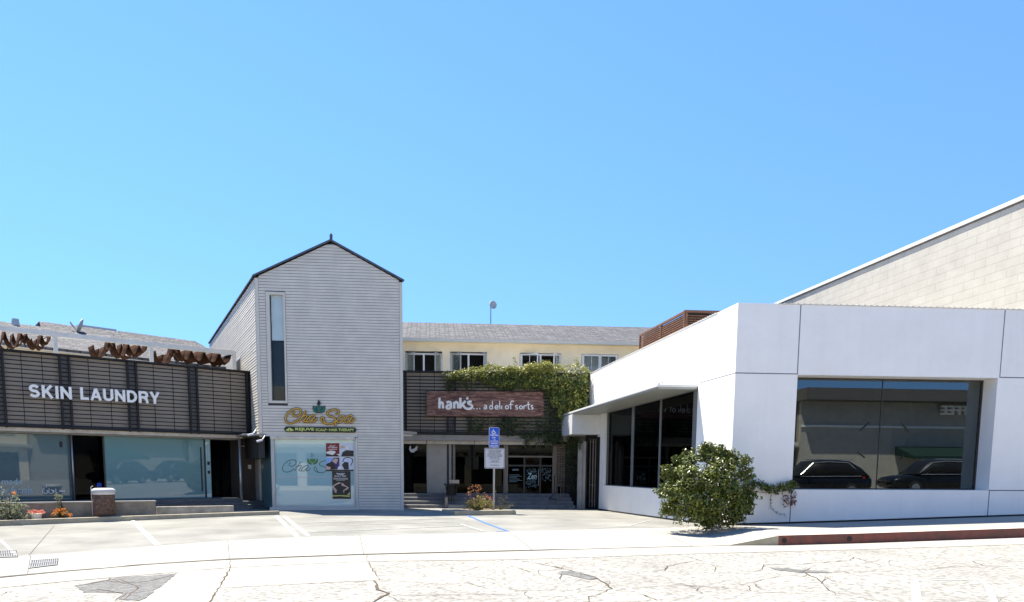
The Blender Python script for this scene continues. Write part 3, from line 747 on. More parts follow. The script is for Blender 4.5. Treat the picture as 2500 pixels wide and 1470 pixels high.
# scalloped parapet drip beads
m = MB()
for F, u, e_ in ((WF, WF.U(1900, 742), 15.5), (WS, -2.0, LS - 1.2)):
    m = MB(); q = [(u, ZT - .02)]; p = [(u, ZT + .002)]
    while u < e_: p += [(u, ZT + .018), (u + .05, ZT + .018), (u + .05, ZT + .002), (u + .155, ZT + .002)]; u += .155
    m.prism(F, q + [(u, ZT - .02)] + p[::-1], -.03, .012); part('parapet_bead', m, M['trimgrey'], wb)
# big window
gr = thing('x', 'x', 'x', (0, 0, 0)); bpy.data.objects.remove(gr)
m = MB(); um = WF.U(2147, 1060, -RV + .05)
m.box(WF, uo0, um - .004, -RV + .04, -RV + .052, zo0, zo1); bw1 = part('window_pane', m, M['bigglass'], wb)
m = MB(); m.box(WF, um + .004, uo1, -RV + .04, -RV + .052, zo0, zo1); part('window_pane', m, M['bigglass'], wb)
m = MB(); t = .03
m.box(WF, uo0, uo1, -RV + .01, -RV + .09, zo1 - t, zo1 - .001); m.box(WF, uo0, uo1, -RV + .01, -RV + .09, zo0 + .001, zo0 + t)
m.box(WF, uo1 - t, uo1 - .001, -RV + .01, -RV + .09, zo0 + t, zo1 - t); m.box(WF, uo0 + .001, uo0 + t, -RV + .01, -RV + .09, zo0 + t, zo1 - t)
m.box(WF, um - .006, um + .006, -RV + .02, -RV + .07, zo0 + t, zo1 - t)
part('window_frame', m, M['framedk'], wb)
# interior of the corner shop
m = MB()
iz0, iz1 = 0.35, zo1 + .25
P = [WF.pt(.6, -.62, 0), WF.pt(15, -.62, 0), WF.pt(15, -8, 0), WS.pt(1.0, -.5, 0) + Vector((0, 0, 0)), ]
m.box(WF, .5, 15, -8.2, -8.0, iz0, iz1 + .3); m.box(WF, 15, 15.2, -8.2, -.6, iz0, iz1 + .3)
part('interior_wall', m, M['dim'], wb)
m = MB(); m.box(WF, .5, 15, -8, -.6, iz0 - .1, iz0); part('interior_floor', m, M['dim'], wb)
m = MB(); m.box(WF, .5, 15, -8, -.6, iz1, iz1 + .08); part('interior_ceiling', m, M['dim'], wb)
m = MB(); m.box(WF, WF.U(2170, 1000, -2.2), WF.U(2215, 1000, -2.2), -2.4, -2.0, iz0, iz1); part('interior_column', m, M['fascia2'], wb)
for px_ in (2098, 2278):
    m = MB(); uu = WF.U(px_, 935, -1.6); m.tube([WF.pt(uu, -1.7, iz1 - .03), WF.pt(uu, -1.7, iz1)], .09, 14); part('downlight', m, M['white'], wb)
m = MB(); m.box(WF, uo0, uo1 - 1.2, -1.0, -.8, iz0, zo0 + .22); part('window_bench', m, M['black'], wb)
# little dark clips on the glass
for a, b in (((2122, 1030), (2100, 1052)), ((2202, 1033), (2220, 1056)), ((2094, 1104), (2111, 1117)), ((2207, 1110), (2199, 1122))):
    m = MB(); q = [WF.pt(*((WF.at(*p, -RV + .06)[0], -RV + .06, WF.at(*p, -RV + .06)[1]))) for p in (a, b)]
    m.tube(q, .018, 6); part('glass_clip', m, M['black'], wb)
# side window band
for a, b in ((1481, 1541), (1544, 1607), (1609, 1694)):
    m = MB(); m.box(WS, WS.U(a, 1080, -.12), WS.U(b, 1080, -.12), -.16, -.148, zs0 + .03, zs1 - .06); part('side_pane', m, M['darkglass'], wb)
m = MB()
for a, b in ((1538, 1546), (1605, 1612)):
    m.box(WS, WS.U(a, 1080, -.12) + .12, WS.U(b, 1080, -.12), -.17, -.125, zs0 + .03, zs1 - .06)
m.box(WS, so0, so1, -.2, -.06, zs1 - .06, zs1 - .001); m.box(WS, so0, so1, -.2, -.06, zs0 + .001, zs0 + .03)
m.box(WS, so0 + .001, WS.U(1481, 1080, -.12), -.2, -.06, zs0 + .03, zs1 - .06); m.box(WS, WS.U(1694, 1080, -.12), so1 - .001, -.2, -.06, zs0 + .03, zs1 - .06)
part('side_window_frame', m, M['framemid'], wb)
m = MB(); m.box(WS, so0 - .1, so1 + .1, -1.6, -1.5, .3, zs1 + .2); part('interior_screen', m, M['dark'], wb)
# canopy over the side window and its header box over the entrance
uA = WS.U(1704, 940); zC = WS.Z(1704, 946)
nC = next(n for n in np.arange(.3, 3, .01) if pix(WS.pt(uA, n, zC))[0] < 1605)
uF = next(u for u in np.arange(0, -6, -.02) if pix(WS.pt(u, nC, zC))[0] < 1362)
uH = next(u for u in np.arange(uF, 6, .02) if pix(WS.pt(u, nC, zC))[0] > 1397)
zH = WS.Z(1397, 1060, nC)
cp = thing('entrance_canopy', 'thin white metal canopy over the side window ending in a boxed header', 'canopy', WS.pt((uA + uF) / 2, nC / 2, zC))
m = MB(); m.box(WS, uF, uA, .002, nC, zC, zC + .07); bev(part('canopy_top', m, M['whitemetal'], cp), .008)
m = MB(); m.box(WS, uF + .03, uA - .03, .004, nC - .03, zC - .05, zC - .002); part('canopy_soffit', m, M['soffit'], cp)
m = MB(); m.box(WS, uF, uH, .006, nC, zH, zC - .052); bev(part('header_box', m, M['whitemetal'], cp), .008)
m = MB(); q = WS.pt(uA - .15, nC - .1, zC + .07); m.tube([q, q + Vector((0, 0, .05)), q + Vector((.1, -.06, .07))], .03, 8); part('lamp_bracket', m, M['steel'], cp)
# rear entrance recess beyond the side wall
HY = 0
ent = thing('entrance_gate', 'dark recessed entrance gate with tall thin vertical pull bars under the white header box', 'gate', at_Y(1446, 31.5, .06))
EF = Frame(plan(1426, 31.6), plan(1466, 31.0))
m = MB(); m.box(EF, 0, EF.L, -.12, -.04, 0, zH + .1); part('gate_panel', m, M['black'], ent)
for x in (1441, 1448, 1454):
    m = MB(); uu = EF.U(x, 1150, .08); m.tube([EF.pt(uu, .1, EF.Z(x, 1072)), EF.pt(uu, .1, EF.Z(x, 1238))], .016 if x != 1448 else .024, 8); part('pull_bar', m, M['framebr'], ent)
m = MB()
for y in (1079, 1184, 1223): m.tube([EF.pt(EF.U(1441, y), .06, EF.Z(1441, y)), EF.pt(EF.U(1454, y), .06, EF.Z(1454, y))], .012, 6)
pieces('bar_bracket', m, M['framebr'], ent)
# ================================================================ BLOCK-WALL BUILDING behind
Pb = (15.46, 22.0)
BF = Frame((Pb[0] + sd.x * 24, Pb[1] + sd.y * 24), (Pb[0] - sd.x * 1.4, Pb[1] - sd.y * 1.4))
ZB = BF.Z(2500, 486)
bb = thing('block_wall_building', 'tall beige painted block wall rising behind the white building at the right edge', 'building', (Pb[0], Pb[1], 0))
m = MB(); m.box(BF, 0, BF.L, -12, 0, 0, ZB - .001); part('block_wall', m, M['block'], bb)
m = MB(); m.box(BF, -.1, BF.L + .05, -12.1, .07, ZB - .02, ZB + .09); part('coping', m, M['blockcap'], bb)
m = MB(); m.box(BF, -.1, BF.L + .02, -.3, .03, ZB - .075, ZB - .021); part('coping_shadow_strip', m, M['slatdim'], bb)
# ================================================================ ROOFTOP SLAT ENCLOSURE
E0 = plan(1660, 24.0); E1 = (E0[0] + sd.x * 4.3, E0[1] + sd.y * 4.3)
F1 = Frame(E1, E0); F2 = Frame(E0, (E0[0] + 2.6 * WF.u.x, E0[1] + 2.6 * WF.u.y))
zE = F1.Z(1660, 764)
en = thing('rooftop_enclosure', 'rusty brown slatted equipment enclosure on the flat roof of the white building', 'equipment enclosure', (E0[0], E0[1], 5.1))
for F, xs in ((F1, [0, 2.15, F1.L]), (F2, [0, F2.L])):
    m = MB()
    z = 5.35
    while z < zE - .17: m.box(F, .03, F.L - .03, -.06, -.02, z, z + .032); z += .068
    part('slat_screen', m, M['brownwood'], en)
    m = MB(); m.box(F, 0, F.L, -.07, 0.0, zE - .07, zE); part('top_rail', m, M['brownwood'], en)
    for x in xs:
        m = MB(); m.box(F, x - .03, x + .03, -.065, .004, 5.1, zE - .003); part('post', m, M['brownwood'], en)
m = MB(); m.box(F1, .08, F1.L - .08, -2.5, -.12, 5.1, zE - .06); part('equipment', m, M['black'], en)  # solid black backing block; its colour supplies the dark between the slats
# ================================================================ GABLED GREY SIDING BUILDING
C0 = plan(636, 26.0); C1 = plan(985.5, 26.5)
CF = Frame(C0, C1)
cd_ = Vector((-890, 1850)).normalized(); CLEN = 15.0
CS = Frame((C0[0] + cd_.x * CLEN, C0[1] + cd_.y * CLEN), C0)
zl = CF.Z(636, 679); zr = CF.Z(984, 687); ze = (zl + zr) / 2; up_, zp = CF.at(808, 592)
zov = CF.Z(700, 1060); zb = 0.15
gb = thing('gabled_building', 'tall grey lap-sided gabled building with one narrow vertical window', 'building', ((C0[0] + C1[0]) / 2, C0[1], .25))
def boards(F, outline, z0, z1, openings, pitch=.096, gap=.012, n=.0):
    """lap boards: one tapered board per course, split round openings"""
    m = MB(); z = z0
    while z < z1 - .01:
        zt = min(z + pitch - gap, z1)
        a0, b0 = outline(z); a1, b1 = outline(zt); segs = [(a0, b0)]
        for (x0, x1, y0, y1) in openings:
            if zt > y0 and z < y1:
                ns = []
                for a, b in segs:
                    if x1 <= a or x0 >= b: ns.append((a, b)); continue
                    if x0 - a > .02: ns.append((a, x0))
                    if b - x1 > .02: ns.append((x1, b))
                segs = ns
        for a, b in segs:
            if b - a < .03: continue
            # random butt joint
            cuts = [a]
            if b - a > 3 and random.random() < .5: cuts.append(a + (b - a) * random.uniform(.2, .8))
            cuts.append(b)
            for q0, q1 in zip(cuts, cuts[1:]):
                j = random.uniform(-.002, .002); t0 = a1 if q0 == a0 else q0; t1 = b1 if q1 == b0 else q1 - .003
                if t1 - t0 < .02: continue
                m.box8([F.pt(q0, n + .022 + j, z), F.pt(q1 - .003, n + .022 + j, z), F.pt(q1 - .003, n, z), F.pt(q0, n, z),
                        F.pt(t0, n + .010 + j, zt), F.pt(t1, n + .010 + j, zt), F.pt(t1, n, zt), F.pt(t0, n, zt)])
        z += pitch
    return m
def gable(z):
    if z <= ze: return (.11, CF.L - .11)
    t = (z - ze) / (zp - ze); return (.0 + (up_) * t + .02, CF.L - (CF.L - up_) * t - .02)
wx0, wx1 = CF.U(652, 850), CF.U(699, 850); wz0, wz1 = CF.Z(675, 984.5), CF.Z(675, 713)
gx0, gx1 = CF.U(661, 850), CF.U(694.5, 850); gz0, gz1 = CF.Z(675, 978.5), CF.Z(675, 720)
sx1 = CF.U(869, 1150); sz1 = CF.Z(760, 1066)
m = boards(CF, gable, zov, zp - .06, [(wx0 - .01, wx1 + .01, wz0 - .01, wz1 + .01), (CF.U(645, 1060) - 1, sx1 + .03, 0, zov - .01)])
m2 = boards(CF, lambda z: (sx1 + .08, CF.L - .11), zb, zov - .01, [])
m.raw(m2.v, m2.f); part('front_siding', m, M['siding'], gb)
m = MB()   # backing wall with openings
m.box(CF, .02, wx0, -.2, -.001, zov + .02, ze); m.box(CF, wx1, CF.L - .02, -.2, -.001, zov + .02, ze); m.box(CF, wx0, wx1, -.2, -.001, zov + .02, wz0); m.box(CF, wx0, wx1, -.2, -.001, wz1, ze)
m.prism(CF, [(.02, ze + .001), (CF.L - .02, ze + .001), (up_, zp - .03)], -.2, -.001); m.box(CF, sx1 + .02, CF.L - .02, -.2, -.001, 0, zov + .018)
part('front_sheathing', m, M['sideback'], gb)
sw0, sw1 = CS.U(575, 885), CS.U(589, 885)
m = boards(CS, lambda z: (0, CS.L - .02), zov, ze - .02, [(sw0 - .02, sw1 + .02, CS.Z(582, 912), CS.Z(585, 876))]); part('side_siding', m, M['siding'], gb)
m = MB(); m.box(CS, 0, CS.L - .25, -.2, -.001, 2.0, ze); part('side_sheathing', m, M['sideback'], gb)
m = MB(); m.box(CS, sw0 - .05, sw1 + .05, .0, .035, CS.Z(582, 912) - .05, CS.Z(585, 876) + .05); sf = part('side_window_frame', m, M['trimgrey'], gb)
m = MB(); m.box(CS, sw0 + .03, sw1 - .03, .03, .038, CS.Z(582, 912) + .03, CS.Z(585, 876) - .03); part('side_window_pane', m, M['black'], gb)
for a, b, z0, z1 in ((0.0, .105, zov - .1, ze - .02), (CF.L - .105, CF.L, zb, ze - .02), (sx1, sx1 + .075, zb, zov - .1)):
    m = MB(); m.box(CF, a, b, -.05, .034, z0, z1); bev(part('corner_trim', m, M['trimgrey'], gb), .004, 1)
m = MB(); m.box(CF, CF.U(645, 1062), sx1 + .075, -.05, .03, CF.Z(760, 1066), zov - .004); part('head_trim', m, M['trimgrey'], gb)
m = MB()
for a, b, z0, z1 in ((wx0, gx0, wz0, wz1), (gx1, wx1, wz0, wz1), (gx0, gx1, wz0, gz0), (gx0, gx1, gz1, wz1)):
    m.box(CF, a, b, -.12, .036, z0, z1)
part('window_trim', m, M['trimgrey'], gb)
m = MB(); m.box(CF, gx0, gx1, -.09, -.078, gz0, gz1); wn = part('window_pane', m, M['clear'], gb)
zbl = CF.Z(678, 830)
m = MB(); m.box(CF, gx0 + .03, gx1 - .02, -.13, -.12, zbl, gz1); part('roller_blind', m, M['blind'], gb)
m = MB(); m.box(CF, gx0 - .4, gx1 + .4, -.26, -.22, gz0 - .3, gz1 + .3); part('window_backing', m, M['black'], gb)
# rear/right walls and roof
bv = Vector((cd_.x, cd_.y, 0)) * CLEN
def bk(u, z, o=0.0): return CF.pt(u, o, z) + bv
m = MB(); a = CF.pt(CF.L - .03, -.1, 0); b = CF.pt(CF.L - .03, -.1, ze) + bv
m.face([CF.pt(CF.L - .03, -.1, 0), bk(CF.L, 0), bk(CF.L, ze - .1), CF.pt(CF.L - .03, -.1, ze - .1)])
m.face([bk(CF.L, 0), bk(0, 0), bk(0, ze - .1), bk(up_, zp - .1), bk(CF.L, ze - .1)])
part('rear_wall', m, M['siding'], gb)
def roofslab(pa, pb, th=.05):
    m = MB(); o = .055
    q = [CF.pt(pa[0], o, pa[1]), CF.pt(pb[0], o, pb[1]), CF.pt(pb[0], 0, pb[1]) + bv, CF.pt(pa[0], 0, pa[1]) + bv]
    lo = [p - Vector((0, 0, th)) for p in q]
    m.box8([lo[0], lo[1], lo[2], lo[3], q[0], q[1], q[2], q[3]]); return m
sl_ = (zp - ze) / up_; sr_ = (zp - ze) / (CF.L - up_)
m = roofslab((-.06, ze - .06 * sl_ + .09), (up_, zp + .09)); part('roof', m, M['shingle'], gb)
m = roofslab((up_, zp + .09), (CF.L + .06, ze - .06 * sr_ + .09)); part('roof', m, M['shingle'], gb)
for (ua, za), (ub, zb_) in ((((-.07, ze - .07 * sl_ + .06)), (up_, zp + .06)), ((up_, zp + .06), (CF.L + .07, ze - .07 * sr_ + .06))):
    m = MB(); m.prism(CF, [(ua, za - .028), (ub, zb_ - .028), (ub, zb_ + .034), (ua, za + .034)], .057, .085); part('rake_edge', m, M['roofedge'], gb)
m = MB(); k_ = 0.3     # shingle butts stepping along the side eave
while k_ < CLEN:
    p = CF.pt(-.07, 0, ze - .02) + Vector((cd_.x, cd_.y, 0)) * k_
    m.box(CS, CS.L - k_ - .06, CS.L - k_ + .06, -.1, .07, ze + .02, ze + .075); k_ += .42
pieces('eave_shingle', m, M['roofedge'], gb)
m = MB(); uf, zf = CF.at(808, 588)
m.cyl(CF.pt(uf, -.05, zp + .03), .05, CF.Z(808, 574) - zp, 8); m.tube([CF.pt(uf, -.05, CF.Z(808, 575)), CF.pt(uf, -.05, CF.Z(808, 568))], [.06, .015], 8)
part('finial', m, M['roofedge'], gb)
# ground-floor shop window box
sx0 = CF.U(663, 1150); gl0, gl1 = CF.U(671, 1150), CF.U(864, 1150); sg1, sg0 = CF.Z(760, 1073), CF.Z(760, 1237)
m = MB(); m.box(CF, CF.U(660, 1070), sx1 - .01, -.3, .07, sg1, sz1 - .003); bev(part('shop_fascia', m, M['fascia'], gb), .01)
m = MB(); m.box(CF, CF.U(659, 1240), sx1 + .0, -.3, .05, -.1, sg0 - .02); bev(part('shop_sill', m, M['trimgrey'], gb), .006)
m = MB(); m.box(CF, sx0, gl0, -.08, .02, sg0 - .02, sg1); m.box(CF, gl1, sx1 - .002, -.08, .005, sg0 - .02, sg1); m.box(CF, gl0, gl1, -.08, -.02, sg0 - .02, sg0 + .03)
part('shop_window_frame', m, M['frame'], gb)
m = MB(); m.box(CF, gl0, gl1, -.06, -.045, sg0 + .03, sg1); part('shop_window_pane', m, M['frost2'], gb)
m = MB(); m.box(CF, gl0, gl1, -.044, -.040, CF.Z(760, 1165.5), CF.Z(760, 1164)); part('film_seam', m, M['frame'], gb)
# the glass return on the left of the box and the soffit above it
SR = Frame((CF.pt(sx0, 0, 0).x + cd_.x * 2.6, CF.pt(sx0, 0, 0).y + cd_.y * 2.6), tuple(CF.pt(sx0, -.02, 0))[:2])
m = MB(); m.box(SR, 0, SR.L - .05, -.05, -.035, .25, zov - .1); part('side_glass', m, M['frost'], gb)
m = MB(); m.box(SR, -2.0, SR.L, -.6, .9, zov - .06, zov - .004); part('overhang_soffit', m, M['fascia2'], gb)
m = MB(); m.box(SR, -12, 0, -.2, 0, 0, zov); part('lower_side_wall', m, M['siding'], gb)
# ================================================================ LEFT SHOP BUILDING (slat parapet)
ld = Vector((2200, 1850)).normalized(); L1 = plan(617, 27.4)
LF = Frame((L1[0] - ld.x * 18, L1[1] - ld.y * 18), L1); LL = LF.L
lb = thing('slat_front_shop_building', 'low shop building at the left with a taupe parapet behind dark horizontal slats', 'building', (LF.pt(LL * .7, 0, .2)))
zt = (LF.Z(617, 905) + LF.Z(2, 853)) / 2; zs = (LF.Z(617, 1061) + LF.Z(2, 1044)) / 2
m = MB(); m.box(LF, 0, LL - .02, -.42, -.14, zs + .0, zt - .06); part('parapet', m, M['taupe'], lb)
m = MB(); m.box(LF, 0, LL + .1, -.45, .04, zt - .05, zt); part('parapet_cap', m, M['slat'], lb)
m = MB(); m.box(LF, 0, LL - .02, -.2, .02, zs, zs + .07); part('bottom_channel', m, M['slat'], lb)
posts = [LF.U(x, 980) for x in (-152, 0, 162.5, 325.5, 473.5, 610)]
NS = 17; pit = (zt - zs - .14) / NS
for a, b in zip(posts, posts[1:]):
    m = MB(); a2, b2 = a + .06, b - .06
    for i in range(NS + 1):
        z = zs + .08 + i * pit + random.uniform(-.003, .003); m.box(LF, a2 - .2, b2 + .2, -.05, -.028, z, z + .030)
    for t in (1 / 3, 2 / 3):
        uu = a2 + (b2 - a2) * t; m.box(LF, uu - .009, uu + .009, -.027, -.012, zs + .07, zt - .055)
    part('slat_panel', m, M['slat'], lb)
for u in posts[1:]:
    for s in (-.13, .13) if u != posts[-1] else (-.1, .02):
        m = MB(); m.box(LF, u + s - .03, u + s + .03, -.06, .012, zs - .02, zt - .052); part('screen_post', m, M['slat'], lb)
    m = MB(); m.box(LF, u - .09, u + .09 if u != posts[-1] else u, -.13, -.062, zs, zt - .06); part('post_plate', m, M['slatdim'], lb)
zf0 = LF.Z(617, 1072, -.3)
m = MB(); m.box(LF, 0, LL - .3, -.5, -.08, zf0, zs - .004); part('fascia_beam', m, M['fascia'], lb)
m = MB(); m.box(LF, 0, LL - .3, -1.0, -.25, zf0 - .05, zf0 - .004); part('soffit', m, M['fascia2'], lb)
GN = -.62
dz = .60
def gp(px): return LF.U(px, 1150, GN)
m = MB(); m.box(LF, gp(-500), gp(172), GN - .012, GN, dz, zf0 - .05); part('shop_pane', m, M['tealclear'], lb)
m = MB(); m.box(LF, gp(179), gp(254), GN - .3, GN - .288, dz, zf0 - .05); part('door_pane', m, M['darkglass'], lb)
m = MB(); m.box(LF, gp(258), gp(499), GN - .02, GN, dz, zf0 - .05); part('frosted_pane', m, M['frost'], lb)
m = MB(); m.box(LF, gp(516), gp(576), GN - .5, GN - .488, .3, zf0 - .05); part('entry_pane', m, M['darkglass'], lb)
m = MB(); m.box(LF, gp(503), gp(514), GN - .06, GN + .03, dz, zf0 - .05); part('door_jamb', m, M['frost2'], lb)
m = MB(); m.box(LF, gp(499.5), gp(503), GN - .04, GN + .01, dz, zf0 - .05); m.box(LF, gp(254), gp(258), GN - .04, GN + .01, dz, zf0 - .05); m.box(LF, gp(172), gp(175), GN - .04, GN + .01, dz, zf0 - .05)
pieces('mullion', m, M['framedk'], lb)
m = MB()
for y in (1131, 1153): 
    m.box(LF, gp(506), gp(512), GN + .031, GN + .04, LF.Z(509, y + 4, GN), LF.Z(509, y - 4, GN))
m.box(LF, gp(490.5), gp(493), GN + .005, GN + .03, LF.Z(491, 1200, GN), LF.Z(491, 1092, GN)); m.box(LF, gp(149), gp(156), GN + .005, GN + .02, LF.Z(152, 1092, GN), LF.Z(152, 1078, GN))
pieces('door_hardware', m, M['black'], lb)
for x, n, r in ((587, -.15, .05), (178.5, -.35, .025)):
    m = MB(); u = LF.U(x, 1150, n); m.tube([LF.pt(u, n, GZ(*LF.pt(u, n, 0)[:2]) - .1 if x > 500 else dz), LF.pt(u, n, zf0 + .01)], r, 10); part('steel_post', m, M['steel'], lb, True)
# recessed entry with a brown door
DF = Frame(plan(575, 29.0), plan(645, 29.4))
m = MB(); m.box(DF, -2, DF.L + .6, -.3, -.1, 0, zov); part('entry_wall', m, M['black'], lb)
m = MB(); m.box(DF, DF.U(588), DF.U(624), -.1, -.03, .28, DF.Z(605, 1093)); dr = part('door', m, M['redbrown'], lb)
m = MB(); m.box(DF, DF.U(606), DF.U(614), -.03, -.02, DF.Z(610, 1145), DF.Z(610, 1135)); part('notice', m, M['lettersw'], dr)
m = MB(); m.box(DF, DF.U(588), DF.U(624), -.1, -.05, DF.Z(605, 1091), DF.Z(605, 1088)); m.box(DF, DF.U(600), DF.U(603), -.1, -.05, DF.Z(605, 1088), DF.Z(605, 1072)); m.box(DF, DF.U(632), DF.U(636), -.1, -.05, .28, zov - .1); part('door_frame', m, M['frame'], lb)
# shop interior
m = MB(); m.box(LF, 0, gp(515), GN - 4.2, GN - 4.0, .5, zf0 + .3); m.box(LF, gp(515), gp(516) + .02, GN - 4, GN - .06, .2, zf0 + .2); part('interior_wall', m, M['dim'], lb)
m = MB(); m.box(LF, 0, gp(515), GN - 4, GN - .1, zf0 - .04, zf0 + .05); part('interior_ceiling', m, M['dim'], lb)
m = MB(); m.box(LF, gp(-60), gp(60), GN - 1.6, GN - 1.3, .6, 1.7); m.box(LF, gp(205), gp(233), GN - 1.9, GN - 1.5, .6, 2.4); part('display_shelf', m, M['fabricin'], lb)
m = MB(); m.box(LF, 0, LL - 1.5, -5, -.5, zt - .6, zt - .45); part('roof_deck', m, M['gutterw'], lb)
m = MB(); m.box(LF, gp(240) , gp(252), GN - .28, GN - .27, LF.Z(246, 1189, GN - .27), LF.Z(246, 1179, GN - .27)); part('access_decal', m, M['signblue'], lb)
# glass decals on the left pane
m = MB(); n = GN + .004
for s_, a_ in (('made', (4, 55, 1168, 1183)), ('er facials', (1, 80, 1188, 1205)), ('ing', (8, 34, 1212, 1226))):
    m = MB(); text_px(m, LF, s_, *a_, n, n + .003, .005); part('window_lettering', m, M['decal'], lb)
m = MB()
for pts in ([(109, 1191), (104, 1197), (105, 1202), (111, 1205), (116, 1203), (116, 1198), (113, 1198)], [(120, 1192), (120, 1204), (130, 1203), (132, 1198), (124, 1196)], [(136, 1193), (137, 1202), (141, 1204)], [(113, 1187), (114, 1190)]):
    stroke_px(m, LF, pts, n + .004, .011, .3, 3)
for x in (127, 144, 149, 154): m.box(LF, gp(x - 2), gp(x + 2), n, n + .008, LF.Z(x, 1201, n), LF.Z(x, 1196.5, n))
part('window_logo', m, M['lettersw'], lb)
# porch deck with steps down to the entry
pd = MB()
ua, ub = gp(-500), LF.U(585, 1215, .1)
pd.box(LF, ua, ub, -1.2, .35, -.2, dz - .002); pd.box(LF, LF.U(300, 1215, .5), LF.U(600, 1215, .5), .36, .66, -.2, dz - .13); pd.box(LF, LF.U(330, 1215, .8), LF.U(610, 1215, .8), .67, .97, -.2, dz - .25)
ub2 = LF.U(600, 1215, -.3)
for i in range(3): pd.box(LF, ub, LL + .6 - i * .0, -3.0, -.35 + .3 * i + .15, -.2, dz - .05 - .11 * (i + 1) + .02)
dk = single('porch_deck', pd, M['deck'], 'dark raised porch deck with shallow steps in front of the frosted shop window', 'porch')
# ================================================================ LETTER SIGN
sgr = None
for s, x0, x1, y0, y1, y2, y3 in (('SKIN', 70.4, 175, 939, 971, 944, 974), ('LAUNDRY', 196, 389, 946, 977, 957.5, 985)):
    u0, u1 = LF.U(x0, (y0 + y1) / 2, .08), LF.U(x1, (y2 + y3) / 2, .08)
    z0 = (LF.Z(x0, y1, .08) + LF.Z(x1, y3, .08)) / 2; z1 = (LF.Z(x0, y0, .08) + LF.Z(x1, y2, .08)) / 2
    if sgr is None: sgr = thing('letter_sign', 'two words of large white capital letters mounted on the dark slats of the left shop', 'sign', LF.pt(u0 + 2, .06, z0))
    for mb_ in word(LF, s, u0, u1, z0, z1, .03, .10): part('letter', mb_, M['lettersw'], sgr)
# ================================================================ PERGOLA AND SHADE CLOTHS on the left roof
pn = -1.3
pg = thing('pergola_frame', 'pale steel pergola frame on the roof terrace above the slat parapet', 'pergola', LF.pt(LL * .8, pn, zt - .45))
zr1 = (LF.Z(572, 857, pn) + LF.Z(135, 812, pn)) / 2
up0, up1 = LF.U(-60, 850, pn), LF.U(575, 870, pn)
m = MB(); m.box(LF, up0, up1, pn - .05, pn + .05, zr1 - .14, zr1 + .01); part('top_rail', m, M['pergola'], pg)
for x in (-40, 136, 369, 571):
    m = MB(); u = LF.U(x, 850, pn); m.box(LF, u - .06, u + .055, pn - .048, pn + .048, zt - .45, zr1 - .141); part('post', m, M['pergola'], pg)
for x in (136, 369, 571):
    m = MB(); u = LF.U(x, 850, pn); m.box(LF, u - .03, u + .03, pn - 3.2, pn - .051, zr1 - .08, zr1 - .03); part('cross_rail', m, M['pergola'], pg)
m = MB(); u = up0 + .1
while u < up1: m.cyl(LF.pt(u, pn, zr1), .018, .05, 6); u += .33
part('eye_bolt', m, M['pergola'], pg)
def cloth(cusps, sag, label):
    """two lengths of cloth slung between wires, each a row of cusped swags"""
    m = MB()
    for w_, (na, nb, dy, off) in enumerate(((.25, .95, 0, 0), (1.7, 2.3, -.04, .5))):
        rows = []; cc = cusps if not off else [((xa + xb) / 2, (ya + yb) / 2 + 4) for (xa, ya), (xb, yb) in zip(cusps, cusps[1:])]
        for r_ in range(4):
            n = pn - na - (nb - na) * r_ / 3; row = []
            for (xa, ya), (xb, yb) in zip(cc, cc[1:]):
                ua, za = LF.at(xa, ya, pn - na); ub, zb2 = LF.at(xb, yb, pn - na)
                for k in range(10):
                    t = k / 10; s = 4 * t * (1 - t); wdt = abs(ub - ua)
                    row.append(LF.pt(ua + (ub - ua) * t, n + .04 * math.sin(9 * t + r_ + xa), za + (zb2 - za) * t - min(sag, wdt * 1.15) * s ** .72 + .03 * math.sin(3 * r_ + xa) * s + dy))
            u, z = LF.at(*cc[-1], pn - na); row.append(LF.pt(u, n, z + dy)); rows.append(row)
        k = len(rows[0]); m.raw([p for r in rows for p in r], [(i + j * k, i + 1 + j * k, i + 1 + (j + 1) * k, i + (j + 1) * k) for j in range(3) for i in range(k - 1)])
    o = single('shade_cloth', m, M['cloth'], label, 'shade cloth', 'bunched shade cloths under the pergola', True)
    s = o.modifiers.new('thick', 'SOLIDIFY'); s.thickness = .008
cloth([(-30, 806), (12, 804), (52, 808), (66, 811), (77, 826), (102, 814), (125, 815)], .50, 'brown shade cloth hanging in swags at the left edge of the pergola')
cloth([(228, 842), (256, 845), (268, 830), (280, 831), (314, 834), (340, 837), (360, 839)], .50, 'brown shade cloth bunched in the middle bay of the pergola')
cloth([(380, 856), (415, 861), (425, 845), (438, 846), (469, 849), (500, 852), (536, 856), (566, 862)], .42, 'brown shade cloth hanging in swags in the bay nearest the gabled building')
# ================================================================ HOUSE BEHIND, LEFT
rdv = Vector((1700, 1850)).normalized(); R1 = plan(590, 34.0)
RF = Frame((R1[0] - rdv.x * 26, R1[1] - rdv.y * 26), R1)
rb = thing('shingled_house', 'cream house with a long grey shingle roof behind the pergola', 'house', RF.pt(20, 0, 0))
zg = RF.Z(300, 868); zrg = RF.Z(300, 823, -4.0)
m = MB(); m.box(RF, 0, RF.L + 2, -8, -.5, 0, zg - .1); part('wall', m, M['cream'], rb)
m = MB(); m.box(RF, 0, RF.L + 2, -.2, -.02, zg - .14, zg); part('gutter', m, M['gutterw'], rb)
def slope(m, F, u0, u1, n0, z0, n1, z1, th=.1, hip=0):
    m.box8([F.pt(u0, n0, z0 - th), F.pt(u1, n0, z0 - th), F.pt(u1 - hip, n1, z1 - th), F.pt(u0 + hip, n1, z1 - th), F.pt(u0, n0, z0), F.pt(u1, n0, z0), F.pt(u1 - hip, n1, z1), F.pt(u0 + hip, n1, z1)])
m = MB(); slope(m, RF, 0, RF.L + 2, 0, zg, -4.0, zrg); slope(m, RF, 0, RF.L + 2, -8, zg, -4.001, zrg); part('roof', m, M['shingle'], rb)
